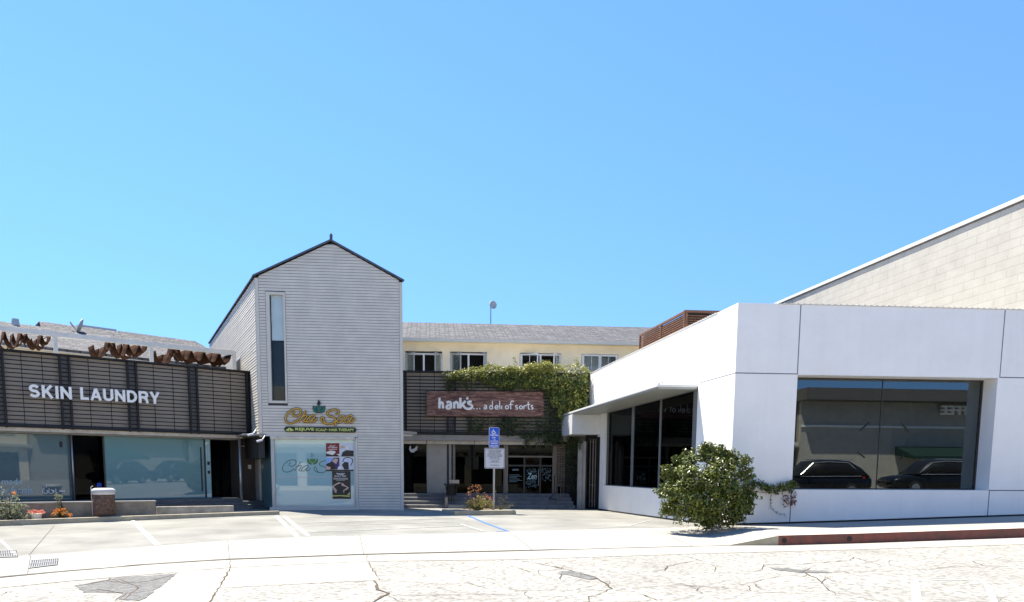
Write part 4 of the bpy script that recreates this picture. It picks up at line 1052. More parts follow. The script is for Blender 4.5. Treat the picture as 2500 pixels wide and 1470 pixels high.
for xa, xb, y, nn in ((64, 360, 780, -5.6), (262, 500, 804, -5.6)):
    m = MB(); a, z_ = RF.at(xa, y, nn); b, _ = RF.at(xb, y + 30, nn); slope(m, RF, a, b, nn + 2.0, z_ - .95, nn, z_, .1, .5); slope(m, RF, a, b, nn - 2, z_ - .95, nn - .001, z_, .1, .5); part('upper_roof', m, M['shingle'], rb)
pbm = MB(); a, z_ = RF.at(200, 800, -9); b, _ = RF.at(275, 806, -9); pbm.box(RF, a, b, -12, -9, 2, z_); o = thing('flat_roof_block', 'small pale flat-roofed block peeking over the shingle roof', 'building', RF.pt((a + b) / 2, -10, 2))
part('wall', pbm, M['gutterw'], o); m = MB(); m.box(RF, a - .15, b + .15, -12.1, -8.9, z_, z_ + .12); part('roof_edge', m, M['trimgrey'], o)
def dish(p, r, aim, polepts, label, rod=.03):
    t = thing('satellite_dish', label, 'satellite dish', polepts[0]); aim = Vector(aim).normalized()
    a = aim.orthogonal().normalized(); b = aim.cross(a); m = MB(); rings = 5; k = 18; vs = [Vector(p) - aim * r * .18]; fs = []
    for i in range(1, rings + 1):
        q = i / rings
        for j in range(k): vs.append(Vector(p) + (a * math.cos(6.2832 * j / k) + b * math.sin(6.2832 * j / k)) * r * q - aim * r * .18 * (1 - q * q))
    for j in range(k): fs.append((0, 1 + j, 1 + (j + 1) % k))
    for i in range(rings - 1):
        for j in range(k): fs.append((1 + i * k + j, 1 + (i + 1) * k + j, 1 + (i + 1) * k + (j + 1) % k, 1 + i * k + (j + 1) % k))
    m.raw(vs, fs); d = part('reflector', m, M['gutterw'], t, True); s = d.modifiers.new('t', 'SOLIDIFY'); s.thickness = .03
    m = MB(); m.tube(polepts, rod, 8); part('mast', m, M['steel'], t)
    m = MB(); m.tube([Vector(p) - Vector((0, 0, r * .9)), Vector(p) + aim * r * 1.1 - Vector((0, 0, r * .2))], r * .05, 6); m.tube([Vector(p) + aim * r * 1.1 - Vector((0, 0, r * .2)), Vector(p) + aim * r * 1.0], r * .12, 8); part('feed_arm', m, M['steel'], t)
rp = lambda x, y, n: RF.pt(*[(q[0], n, q[1]) for q in [RF.at(x, y, n)]][0])
dish(rp(194, 796, -3.9), .33, (-.75, -.3, .35), [rp(196, 806, -3.9), rp(195, 798, -3.9)], 'small satellite dish tilted on the shingle roof at the left', .03)
m = MB(); m.tube([rp(184, 801, -3.9), rp(173, 789, -3.9), rp(172, 786, -3.9)], .025, 6); single('roof_antenna', m, M['steel'], 'thin bent antenna rod beside the dish on the left roof', 'antenna')
m = MB(); p = rp(38, 790, -3.6); m.tube([p - Vector((0, 0, .1)), p + Vector((0, 0, .18))], [.16, .12], 10); single('roof_vent', m, M['gutterw'], 'small round vent cap on the shingle roof at the far left', 'vent')
# ================================================================ CREAM APARTMENT BUILDING
Pc = plan(985, 36.0)
CB = Frame((Pc[0] - 3, Pc[1] - 3 * math.tan(R(4.6))), (Pc[0] + 17 * math.cos(R(4.6)), Pc[1] + 17 * math.sin(R(4.6))))
cb = thing('apartment_building', 'cream two-storey building with grey shingle roof and open casement windows', 'building', CB.pt(8, 0, 0))
zeave = CB.Z(1270, 841, .0); zgt = CB.Z(1270, 832, .45); zridge = CB.Z(1270, 792.5, -4.5)
wins = []
for (x0, x1, y0) in ((990.5, 1078.6, 862.5), (1100, 1187.5, 863), (1270, 1369, 864.5), (1420.5, 1508, 866)):
    wins.append((CB.U(x0, 880), CB.U(x1, 880), CB.Z((x0 + x1) / 2, y0)))
wh = 1.25
m = MB(); us_ = [0.0]
zc0 = wins[0][2] - wh - .1; ztop = max(w_[2] for w_ in wins) + .02
m.box(CB, 0, CB.L, -8, 0, 0, zc0); m.box(CB, 0, CB.L, -.25, 0, ztop, zeave)
e = 0
for (a, b, z) in wins: m.box(CB, e, a - .02, -.25, 0, zc0, ztop); e = b + .02
m.box(CB, e, CB.L, -.25, 0, zc0, ztop); m.box(CB, 0, CB.L, -8, -3.0, zc0, zeave - .3)
part('wall', m, M['cream'], cb)
m = MB(); m.box(CB, 0, CB.L, -.25, .42, zeave, zeave + .04); m.box(CB, 0, CB.L, .42, .46, zeave - .02, zgt - .10); part('eave', m, M['creamtrim'], cb)
m = MB(); m.box(CB, 0, CB.L, .461, .60, zgt - .12, zgt + .01); part('gutter', m, M['gutterw'], cb)
m = MB(); slope(m, CB, 0, CB.L, .48, zgt + .02, -4.5, zridge); slope(m, CB, 0, CB.L, -9.5, zgt, -4.501, zridge); part('roof', m, M['shingle'], cb)
def sash(hu, hz0, hz1, wdt, ang, sgn, muntin, parent):
    """casement leaf hinged at u=hu, swung outwards by ang; sgn +1 opens from its left hinge"""
    d = CB.u * sgn * math.cos(ang) + CB.n * math.sin(ang); p = CB.pt(hu, .02, 0)
    Fs = Frame(tuple(p)[:2], tuple(p + d * wdt)[:2]) if sgn > 0 else Frame(tuple(p + d * wdt)[:2], tuple(p)[:2])
    m = MB(); t = .055; z0, z1 = hz0, hz1; L = Fs.L
    m.box(Fs, 0, t, -.02, .02, z0, z1); m.box(Fs, L - t, L, -.02, .02, z0, z1); m.box(Fs, t, L - t, -.02, .02, z0, z0 + t); m.box(Fs, t, L - t, -.02, .02, z1 - t, z1)
    if muntin:
        m.box(Fs, L / 2 - .01, L / 2 + .01, -.012, .012, z0 + t, z1 - t); m.box(Fs, t, L - t, -.011, .011, z0 + (z1 - z0) * .5 - .01, z0 + (z1 - z0) * .5 + .01)
    o = part('sash', m, M['frame'] if not muntin else M['whitemetal'], parent)
    m = MB(); m.box(Fs, t, L - t, -.004, .004, z0 + t, z1 - t); me_ = mk('pane', m, M['clear'], WL[cb.name], o)
    return o
for i, (a, b, z) in enumerate(wins):
    z0 = z - wh; fm = MB(); t = .06; c = (a + b) / 2
    fm.box(CB, a, a + t, -.1, .015, z0, z); fm.box(CB, b - t, b, -.1, .015, z0, z); fm.box(CB, a + t, b - t, -.1, .015, z - t, z); fm.box(CB, a - .03, b + .03, -.1, .04, z0 - .05, z0); fm.box(CB, c - .04, c + .04, -.1, .01, z0, z - t)
    wo = part('window', fm, M['whitemetal'], cb)
    gm = MB()
    wd = (b - a) / 2 - .06
    if i == 0: sash(a + .05, z0 + .02, z - .03, wd * .86, R(58), 1, False, cb); sash(b - .05, z0 + .02, z - .03, wd * .86, R(66), -1, False, cb)
    if i == 1: sash(a + .05, z0 + .02, z - .03, wd * .86, R(52), 1, False, cb); sash(b - .05, z0 + .02, z - .03, wd * .86, R(80), -1, False, cb)
    if i == 2: sash(a + .05, z0 + .02, z - .03, wd * .96, R(32), 1, True, cb); sash(b - .05, z0 + .02, z - .03, wd * .96, R(62), -1, True, cb)
    if i == 3: sash(a + .05, z0 + .02, z - .03, wd, R(0.5), 1, True, cb); sash(b - .05, z0 + .02, z - .03, wd, R(.5), -1, True, cb)
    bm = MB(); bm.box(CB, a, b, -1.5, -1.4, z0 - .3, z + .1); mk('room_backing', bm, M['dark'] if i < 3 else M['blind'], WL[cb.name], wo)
pk = at_Y(1198, 44, 0); 
def onY(x, y, Y): 
    d = ray(x, y); return CAM + d * (Y / d.y)
dish(onY(1204.5, 744, 44), .22, (.45, -.85, .1), [onY(1198, 800, 44), onY(1198, 738, 44)], 'round pale dish on a thin mast rising behind the shingle roof ridge', .035)
# ================================================================ DELI BUILDING (middle)
HF = Frame(plan(975, 32.0), plan(1436, 32.6)); HL = HF.L
hb = thing('deli_storefront_building', 'middle shop with vine-covered dark slat parapet above dark glass doors', 'building', HF.pt(HL / 2, 0, .6))
hz1 = HF.Z(1200, 909); hz0 = HF.Z(1200, 1061); HN = -.45
m = MB(); m.box(HF, 0, HL, -.5, -.16, hz0, hz1 - .05); part('parapet', m, M['taupe'], hb)
m = MB(); m.box(HF, 0, HL, -.5, .04, hz1 - .05, hz1 + .02); part('parapet_cap', m, M['slat'], hb)
m = MB(); m.box(HF, 0, HL, -.2, .02, hz0, hz0 + .10); part('bottom_channel', m, M['slat'], hb)
hp = [HF.U(x, 990) for x in (984, 1102, 1240, 1352, 1428)]
pit = .137
for a, b in zip(hp, hp[1:]):
    m = MB(); z = hz0 + .14
    while z < hz1 - .1: m.box(HF, a - .02, b + .02, -.06, -.035, z, z + .042); z += pit
    for t in (1 / 3, 2 / 3):
        uu = a + .12 + (b - a - .24) * t; m.box(HF, uu - .011, uu + .011, -.034, -.018, hz0 + .1, hz1 - .055)
    part('slat_panel', m, M['slat'], hb)
for i, u in enumerate(hp):
    for s in (-.15, .15) if i else (.12,):
        m = MB(); m.box(HF, u + s - .04, u + s + .04, -.07, .01, hz0, hz1 - .052); part('screen_post', m, M['slat'], hb)
    m = MB(); m.box(HF, u - .1, u + .1, -.14, -.072, hz0, hz1 - .06); part('post_plate', m, M['slatdim'], hb)
b1 = HF.Z(1150, 1076.5, -.1); b2 = HF.Z(1150, 1085, -.3)
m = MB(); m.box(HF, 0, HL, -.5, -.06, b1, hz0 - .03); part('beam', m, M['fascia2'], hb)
for a, b in ((980, 1041), (1042.5, 1158), (1159.5, 1352)):
    m = MB(); m.box(HF, HF.U(a, 1080, -.2), HF.U(b, 1080, -.2), -.55, -.2, b2, b1 - .003); part('fascia_panel', m, M['fascia'], hb)
hd = .655
hu = lambda x: HF.U(x, 1150, HN)
m = MB(); m.box(HF, hu(1042), hu(1092.5), HN - .2, HN + .05, hd, b2); part('limestone_panel', m, M['stonewall'], hb)
m = MB(); m.box(HF, hu(1096), hu(1102.5), HN - .1, HN + .04, hd, b2); part('pilaster', m, M['stonewall'], hb)
for x, w_ in ((1093.5, .035), (1104, .03), (1108.5, .05)):
    m = MB(); m.box(HF, hu(x) - w_, hu(x) + w_, HN - .02, HN + .08, hd, b2); part('door_post', m, M['framebr'] if x > 1105 else M['slat'], hb)
m = MB(); m.box(HF, hu(970), hu(1041), HN - .02, HN - .01, hd, b2); part('shop_pane', m, M['darkglass'], hb)
m = MB(); m.box(HF, hu(1111), hu(1229), HN - .02, HN - .01, hd, b2); part('shop_pane', m, M['darkglass'], hb)
m = MB(); m.box(HF, hu(1240), hu(1349), HN - .02, HN - .01, HF.Z(1295, 1113, HN), b2); part('transom_pane', m, M['darkglass'], hb)
m = MB(); m.box(HF, hu(1240), hu(1280), HN - .02, HN - .01, hd, HF.Z(1295, 1117, HN)); part('shop_pane', m, M['darkglass'], hb)
m = MB(); m.box(HF, hu(1320), hu(1349), HN - .02, HN - .01, hd, HF.Z(1295, 1117, HN)); part('shop_pane', m, M['darkglass'], hb)
m = MB()
for x, w_ in ((1231, .03), (1236.5, .06), (1351, .05), (1356, .04)): m.box(HF, hu(x) - w_, hu(x) + w_, HN - .03, HN + .06, hd, b2)
m.box(HF, hu(1240), hu(1349), HN - .03, HN + .03, HF.Z(1295, 1117, HN), HF.Z(1295, 1113, HN))
part('window_frame', m, M['framebr'], hb)
m = MB()
for x in (1280, 1319): m.box(HF, hu(x) - .035, hu(x) + .035, HN - .03, HN + .02, hd, HF.Z(1295, 1117, HN))
m.box(HF, hu(1240), hu(1349), HN - .028, HN + .018, HF.Z(1295, 1139, HN), HF.Z(1295, 1135, HN))
part('door_frame', m, M['framedk'], hb)
# glass door with lettered film
m = MB(); m.box(HF, hu(1282), hu(1317), HN - .02, HN - .008, hd, HF.Z(1299, 1139.5, HN)); dd = part('glass_door', m, M['darkglass'], hb)
m = MB(); m.tube([HF.pt(hu(1314.5), HN + .05, HF.Z(1314, 1145, HN)), HF.pt(hu(1314.5), HN + .05, HF.Z(1314, 1186, HN))], .014, 8); part('door_handle', m, M['steel'], dd)
m = MB(); rr = random.Random(3)
for _ in range(170):
    x, y = rr.uniform(1285, 1311), rr.uniform(1144, 1190)
    if 1155 < y < 1170 and 1287 < x < 1309: continue
    uu, zz = HF.at(x, y, HN); m.box(HF, uu - rr.uniform(.01, .03), uu + rr.uniform(.01, .03), HN - .006, HN - .003, zz - .012, zz + rr.uniform(.005, .02))
part('door_film', m, M['filmdim'], dd)
m = MB(); text_px(m, HF, 'Zen', 1287, 1310, 1155, 1170, HN - .006, HN - .001, .02, .2); part('door_lettering', m, M['decal'], dd)
m = MB()
for i in range(6): 
    y = 1160 + i * 3.4; uu, zz = HF.at(1243, y, HN); m.box(HF, uu, uu + .45 + .12 * math.sin(i * 2.1), HN - .006, HN - .004, zz, zz + .025)
m.box(HF, hu(1251), hu(1266), HN - .006, HN - .004, HF.Z(1258, 1149, HN), HF.Z(1258, 1145, HN))
for _ in range(60):
    x, y = rr.uniform(1322, 1345), rr.uniform(1142, 1174); uu, zz = HF.at(x, y, HN); m.box(HF, uu - .02, uu + .02, HN - .006, HN - .003, zz - .015, zz + .012)
part('window_film', m, M['filmdim'], hb)
# white bird decal in the first window and brown frame inside
m = MB()
bird = [(999, 1097), (1000, 1090), (1003, 1088), (1004, 1091), (1003, 1095), (1006, 1097), (1012, 1095), (1016, 1090), (1020, 1088), (1017, 1093), (1022, 1092), (1017, 1096), (1020, 1098), (1015, 1100), (1011, 1104), (1006, 1105), (1001, 1102)]
m.prism(HF, [HF.at(x, y, HN) for x, y in bird], HN - .006, HN - .001); part('bird_decal', m, M['signwhite'], hb)
m = MB(); m.box(HF, hu(1017), hu(1022), HN - .5, HN - .45, hd, HF.Z(1019, 1132, HN)); m.box(HF, hu(980), hu(1017), HN - .5, HN - .45, HF.Z(1019, 1134, HN), HF.Z(1019, 1131, HN)); part('inner_frame', m, M['framebr'], hb)
m = MB(); m.tube([HF.pt(hu(985), HN - .4, HF.Z(985, 1140, HN)), HF.pt(hu(1016), HN - .4, HF.Z(1016, 1202, HN))], .03, 8); part('leaning_pole', m, M['steel'], hb)
m = MB(); pts = [(1120, 1190), (1121, 1181), (1135, 1170), (1155, 1158), (1168, 1153), (1190, 1153)]
m.tube([HF.pt(hu(x), HN - .4, HF.Z(x, y, HN)) for x, y in pts], .022, 6); m.tube([HF.pt(hu(x), HN - .4, HF.Z(x, y, HN)) for x, y in [(1116, 1190), (1116, 1130), (1119, 1125), (1180, 1124)]], .018, 6); part('inner_handrail', m, M['steel'], hb)
m = MB(); m.box(HF, hu(1140), hu(1184), HN - .8, HN - .75, HF.Z(1160, 1124, HN), HF.Z(1160, 1098, HN)); part('inner_panel', m, M['stonewall'], hb)
# stone clad pier, dark ivy wall, concrete column
m = MB(); m.box(HF, hu(1358.5), hu(1378), HN - .1, HN + .12, HF.Z(1368, 1188, HN), b2 + .05); part('stone_pier', m, brickmat('ledger stone', (.30, .23, .15), (.17, .13, .09), (.03, .025, .02), .22, .07, .012, nvar=.4, bump=1.2), hb)
m = MB(); m.box(HF, hu(1378.5), HL + 3.5, -3, HN - .0, -.1, zH + .2); part('dark_wall', m, M['black'], hb)
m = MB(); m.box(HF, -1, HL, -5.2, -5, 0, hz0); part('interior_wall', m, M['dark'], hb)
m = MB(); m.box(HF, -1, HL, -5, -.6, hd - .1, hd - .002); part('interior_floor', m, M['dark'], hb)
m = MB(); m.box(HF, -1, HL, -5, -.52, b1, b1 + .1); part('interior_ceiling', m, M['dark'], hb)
m = MB(); m.box(HF, 0, HL, -3.9, -.5, hz1 - .5, hz1 - .4); part('roof_deck', m, M['gutterw'], hb)
cl = at_Y(1419, 31.0, .07); m = MB(); c_ = Vector(cl); KF = Frame(plan(1410, 31.2), plan(1429, 31.1))
m.box(KF, 0, KF.L * .62, -.3, 0, 0, KF.Z(1419, 1082)); m.box(KF, KF.L * .64, KF.L, -.3, -.03, 0, KF.Z(1419, 1078)); single('concrete_column', m, M['fascia2'], 'plain grey concrete column between the dark ivy wall and the tall pull bars', 'column')
# steps
st = thing('entrance_steps', 'grey stone steps running up to the dark shop doors', 'steps', HF.pt(HL / 2, 1, .1))
ue = hu(1384); ul = HF.U(1086, 1230, 1.5)
nst = 4; rz = (hd - .10) / nst
for i in range(nst):
    m = MB(); m.box(HF, 0, ue, HN if i == 0 else -.45 + .45 + .42 * i - .0, .40 + .42 * i, -.15, hd - .004 - rz * i)
    bev(part('step', m, M['step'], st), .012, 1)
m = MB(); m.box(HF, ul, ul + .12, .41, 1.72, .0, hd - rz * .9); m.box(HF, ul + .125, ul + .9, .9, 1.9, .0, .1 + rz * 1.0); part('step_end', m, M['stepl'], st)
# handrail
hr = thing('handrail', 'thin black handrail at the right end of the steps', 'handrail', HF.pt(hu(1357), .8, .1))
for pts in ([(1340, 1218), (1354, 1205)], [(1354, 1205), (1354, 1160)], [(1341, 1218), (1357, 1218), (1357, 1240)]):
    m = MB(); m.tube([HF.pt(*[(q[0], .9, q[1]) for q in [HF.at(x, y, .9)]][0]) for x, y in pts], .022, 6); part('rail', m, M['black'], hr)
for x in (1360, 1369, 1375):
    m = MB(); m.tube([HF.pt(*[(q[0], .9, q[1]) for q in [HF.at(x, y, .9)]][0]) for y in (1188, 1234 if x > 1370 else 1215)], .012, 6); part('baluster', m, M['framebr'], hr)
m = MB(); p = G(1340, 1241); v_, _ = clump(p + Vector((0, 0, .05)), .07, 1)
m.tube([p + Vector((-.07, 0, .03)), p + Vector((0, 0, .07)), p + Vector((.06, 0, .05)), p + Vector((.09, 0, .02))], [.02, .06, .06, .02], 8); single('crumpled_bag', m, M['lettersw'], 'small crumpled white bag at the foot of the steps', 'litter')
# black metal litter bin on the steps
bn = thing('metal_litter_bin', 'black slatted metal litter bin with a box lid standing on the steps', 'litter bin', HF.pt(HF.U(1104, 1228, 1.2), 1.2, .3))
bu = HF.U(1102, 1200, 1.2); zt_, zm_, zb_ = HF.Z(1102, 1182, 1.2), HF.Z(1102, 1208, 1.2), HF.Z(1102, 1228, 1.2)
for i in range(14):
    q = 6.2832 * i / 14; m = MB(); m.tube([HF.pt(bu + .19 * math.cos(q), 1.2 + .19 * math.sin(q), zm_), HF.pt(bu + .22 * math.cos(q), 1.2 + .22 * math.sin(q), zt_ - .08), HF.pt(bu + .30 * math.cos(q), 1.2 + .30 * math.sin(q), zt_)], .014, 5); part('bar', m, M['black'], bn)
for r_, z_ in ((.29, zt_), (.2, zm_)):
    m = MB(); m.tube([HF.pt(bu + r_ * math.cos(6.2832 * i / 20), 1.2 + r_ * math.sin(6.2832 * i / 20), z_) for i in range(21)], .02, 6); part('hoop', m, M['black'], bn)
m = MB(); m.cyl(HF.pt(bu, 1.2, zm_ + .02), .16, zt_ - zm_ - .06, 14, .19); part('liner', m, M['black'], bn)
for s in (-.13, .0, .1):
    m = MB(); m.box(HF, bu + s - .012, bu + s + .012, 1.18, 1.21, zb_, zm_); part('leg', m, M['black'], bn)
m = MB(); m.box(HF, bu - .08, bu + .31, 1.1, 1.4, zt_ + .03, zt_ + .17); part('lid', m, M['taupe'], bn)
# carved wood sign
ws = thing('wooden_sign', 'long reddish carved wood sign with hand-cut pale lettering on the vine-covered slats', 'sign', HF.pt(HF.U(1184, 985), .1, HF.Z(1184, 1017)))
nS = .10
m = MB(); E = [(1040, 957), (1046, 954.5), (1180, 955), (1324, 956), (1327.5, 960), (1326, 968), (1328, 985), (1327, 1005), (1328, 1014), (1322, 1017.5), (1200, 1017), (1046, 1016), (1040.5, 1012), (1042, 995), (1040, 975), (1041.5, 965)]
m.prism(HF, [HF.at(x, y, nS) for x, y in E], nS - .07, nS)
mw, n_, b_, L_ = newmat('carved redwood'); geo = nd(n_, 'ShaderNodeNewGeometry'); mp = nd(n_, 'ShaderNodeMapping'); mp.inputs['Scale'].default_value = (1.2, 1.2, 9)
wv = nd(n_, 'ShaderNodeTexNoise', Scale=1.6, Detail=8.0, Roughness=.7, Distortion=1.2); L_.new(geo.outputs['Position'], mp.inputs[0]); L_.new(mp.outputs[0], wv.inputs['Vector'])
cr = nd(n_, 'ShaderNodeValToRGB'); cr.color_ramp.elements[0].position = .42; cr.color_ramp.elements[0].color = (.085, .032, .026, 1); cr.color_ramp.elements[1].position = .60; cr.color_ramp.elements[1].color = (.33, .175, .125, 1)
L_.new(wv.outputs[0], cr.inputs[0]); L_.new(cr.outputs[0], b_.inputs['Base Color']); b_.inputs['Roughness'].default_value = .7
bp = nd(n_, 'ShaderNodeBump', Strength=.8, Distance=.03); L_.new(wv.outputs[0], bp.inputs['Height']); L_.new(bp.outputs[0], b_.inputs['Normal'])
bev(part('board', m, mw, ws), .02)
S = lambda pts: [(960 + x / 4.594, 740 + y / 4.594) for x, y in pts]
big = [[(520, 1062), (517, 1120), (517, 1182)], [(519, 1140), (535, 1115), (553, 1122), (556, 1150), (558, 1182)], [(598, 1118), (620, 1108), (642, 1115), (647, 1140), (647, 1182)], [(646, 1145), (615, 1146), (598, 1162), (603, 1180), (625, 1184), (645, 1172)],
       [(682, 1108), (683, 1145), (684, 1182)], [(684, 1135), (703, 1110), (722, 1122), (726, 1150), (727, 1182)], [(752, 1062), (753, 1120), (754, 1182)], [(812, 1098), (785, 1125), (763, 1148), (785, 1150), (805, 1175), (835, 1186), (860, 1184)],
       [(880, 1110), (860, 1104), (842, 1112), (846, 1130), (870, 1140), (884, 1156), (878, 1176), (855, 1188)], circ(832, 1070, 9, 8)]
sml = [[(1020, 1150), (1035, 1145), (1046, 1155), (1048, 1190)], [(1047, 1166), (1028, 1166), (1018, 1178), (1026, 1190), (1046, 1182)], [(1112, 1098), (1113, 1145), (1114, 1190)], [(1112, 1160), (1095, 1150), (1082, 1165), (1085, 1185), (1100, 1190), (1112, 1180)],
       [(1143, 1170), (1178, 1166), (1170, 1150), (1152, 1150), (1142, 1168), (1150, 1188), (1180, 1186)], [(1193, 1098), (1195, 1150), (1197, 1190)], [(1217, 1150), (1218, 1190)], circ(1276, 1170, 18, 10),
       [(1352, 1108), (1335, 1097), (1320, 1110), (1318, 1150), (1318, 1192)], [(1298, 1142), (1342, 1136)], [(1397, 1150), (1378, 1150), (1372, 1162), (1390, 1172), (1394, 1186), (1372, 1192)], circ(1432, 1170, 17, 10), [(1464, 1150), (1465, 1190)],
       [(1465, 1168), (1480, 1150), (1498, 1153)], [(1514, 1105), (1515, 1150), (1517, 1186), (1532, 1190)], [(1496, 1140), (1536, 1137)], [(1568, 1151), (1552, 1150), (1547, 1162), (1564, 1172), (1567, 1186), (1545, 1192)]]
m = MB()
for s in big: stroke_px(m, HF, S(s), nS + .02, .050 if len(s) < 9 else .022, .4, 5)
part('lettering', m, M['lettersw'], ws); m = MB()
for s in sml: stroke_px(m, HF, S(s), nS + .018, .023, .5, 4)
part('small_lettering', m, M['lettersw'], ws); m = MB()
for x in (905, 938, 970): 
    uu, zz = HF.at(*S([(x, 1184)])[0], nS); m.disc(HF, uu, zz, .03, nS, nS + .02, 10)
part('dots', m, M['lettersw'], ws)
# ================================================================ SPA SIGNS
cs_ = thing('script_sign', 'gold script lettering with a green cup and hands emblem above the spa window', 'sign', CF.pt(CF.U(780, 1010), .08, CF.Z(780, 1040)))
Zs = lambda pts: [(650 + x / 10, 960 + y / 10) for x, y in pts]
script = [[(700, 455), (658, 480), (650, 535), (720, 562), (800, 530), (848, 455), (825, 392), (745, 374), (640, 400), (540, 470), (485, 560), (465, 640), (492, 700), (560, 733), (650, 722), (730, 680), (785, 636)],
          [(978, 425), (920, 505), (862, 598), (792, 702)], [(815, 665), (880, 580), (950, 540), (990, 550), (965, 610), (915, 670), (940, 700), (985, 685)],
          [(1190, 562), (1150, 535), (1080, 560), (1010, 630), (985, 685), (1030, 705), (1100, 660), (1185, 570)], [(1190, 560), (1140, 630), (1115, 685), (1150, 702), (1200, 665), (1240, 605)],
          [(1690, 508), (1740, 508), (1775, 460), (1745, 410), (1660, 397), (1560, 420), (1490, 475), (1505, 535), (1600, 572), (1685, 615), (1685, 680), (1610, 735), (1490, 748), (1390, 715), (1340, 655), (1345, 600), (1370, 582), (1398, 615), (1420, 690), (1470, 745)],
          [(1790, 585), (1740, 650), (1690, 725), (1680, 765), (1700, 800)], [(1720, 680), (1780, 600), (1850, 550), (1900, 565), (1900, 620), (1840, 685), (1770, 708), (1728, 690)],
          [(2110, 572), (2065, 540), (2000, 565), (1935, 635), (1920, 695), (1960, 713), (2030, 665), (2105, 575)], [(2110, 570), (2055, 640), (2040, 695), (2075, 708), (2120, 675), (2163, 612)]]
mo, mi = MB(), MB()
for s in script:
    stroke_px(mo, CF, Zs(s), .055, .037, .5, 4); stroke_px(mi, CF, Zs(s), .085, .023, .5, 4)
part('letter_edge', mo, M['black'], cs_); part('script_lettering', mi, M['gold'], cs_)
def emblem(Fm, pz, n, mo, mi, scale=1.0, fl=True):
    P = lambda pts: [Fm.at(*q, n) for q in pz(pts)]
    cup = [(1212, 318), (1368, 318), (1362, 375), (1315, 428), (1262, 428), (1218, 380)]
    mi.prism(Fm, P(cup)[::-1], n, n + .012)
    hl = [(1143, 312), (1138, 380), (1160, 440), (1205, 478), (1275, 488), (1270, 455), (1215, 400), (1175, 350), (1165, 312)]
    mi.prism(Fm, P(hl)[::-1], n, n + .012); mi.prism(Fm, P([(2 * 1288 - x, y) for x, y in hl]), n, n + .012)
    if mo is not None:
        for q in (cup, hl, [(2 * 1288 - x, y) for x, y in hl]): 
            for a, b in zip(q, q[1:] + q[:1]): stroke_px(mo, Fm, pz([a, b]), n, .013 * scale, 1, 1, 0, 6)
        mo.prism(Fm, P([(1265, 152), (1322, 215), (1325, 265), (1302, 302), (1255, 302), (1243, 250), (1262, 200)])[::-1], n, n + .012)
mo, mi = MB(), MB(); emblem(CF, Zs, .05, mo, mi); part('emblem_outline', mo, M['black'], cs_); part('emblem', mi, M['green'], cs_)
rj = thing('rounded_sign_board', 'narrow black rounded sign board with lime lettering under the gold script sign', 'sign', CF.pt(CF.U(782, 1048), .05, CF.Z(782, 1055)))
m = MB(); u0, u1 = CF.U(694, 1049, .06), CF.U(870, 1049, .06); z0, z1 = CF.Z(782, 1055.5, .06), CF.Z(782, 1042.5, .06); rr_ = (z1 - z0) / 2; zc_ = (z0 + z1) / 2
pts = [(u0 + rr_ + rr_ * math.cos(a), zc_ + rr_ * math.sin(a)) for a in np.linspace(math.pi / 2, 1.5 * math.pi, 9)] + [(u1 - rr_ + rr_ * math.cos(a), zc_ + rr_ * math.sin(a)) for a in np.linspace(-math.pi / 2, math.pi / 2, 9)]
m.prism(CF, pts, .024, .06); part('board', m, M['black'], rj)
m = MB(); text_px(m, CF, 'REJUVE', 721, 767, 1044.5, 1053.2, .06, .066, .03); text_px(m, CF, 'SCALP', 770.5, 797, 1046.3, 1052.6, .06, .066, .02); text_px(m, CF, '-', 799, 802, 1049, 1050, .06, .066, .02); text_px(m, CF, 'HAIR', 803.5, 824, 1046.3, 1052.6, .06, .066, .02); text_px(m, CF, 'THERAPY', 826, 864.5, 1046.3, 1052.8, .06, .066, .02)
part('board_lettering', m, M['lime'], rj)
m = MB(); m.prism(CF, [CF.at(x, y, .06) for x, y in [(697, 1050.5), (707, 1053.3), (718, 1050.5), (707, 1044)]], .06, .066); part('diamond_emblem', m, M['lime'], rj)
m = MB(); m.prism(CF, [CF.at(x, y, .066) for x, y in [(705.5, 1052.5), (709, 1052.5), (707.3, 1046.5)]], .0662, .069); part('emblem_mark', m, M['black'], rj)
# film logo on the shop window
zw = lambda pts: [(689 + (650 + x / 10 - 696) * .885, 1123 + (960 + y / 10 - 997.5) * .83) for x, y in pts]
m = MB()
for s in script[:6]: stroke_px(m, CF, [p for p in zw(s)], -.042, .011, .15, 4)
part('window_script', m, M['decaldk'], gb)
m = MB(); emblem(CF, lambda pts: [(p[0] + .6, p[1] + 2) for p in zw(pts)], -.043, None, m)
for s in ([(1262, 165), (1285, 215), (1258, 255), (1275, 300)], [(1300, 195), (1315, 240), (1300, 290)]): stroke_px(m, CF, zw(s), -.042, .008, .2, 3)
part('window_emblem', m, M['olive'], gb)
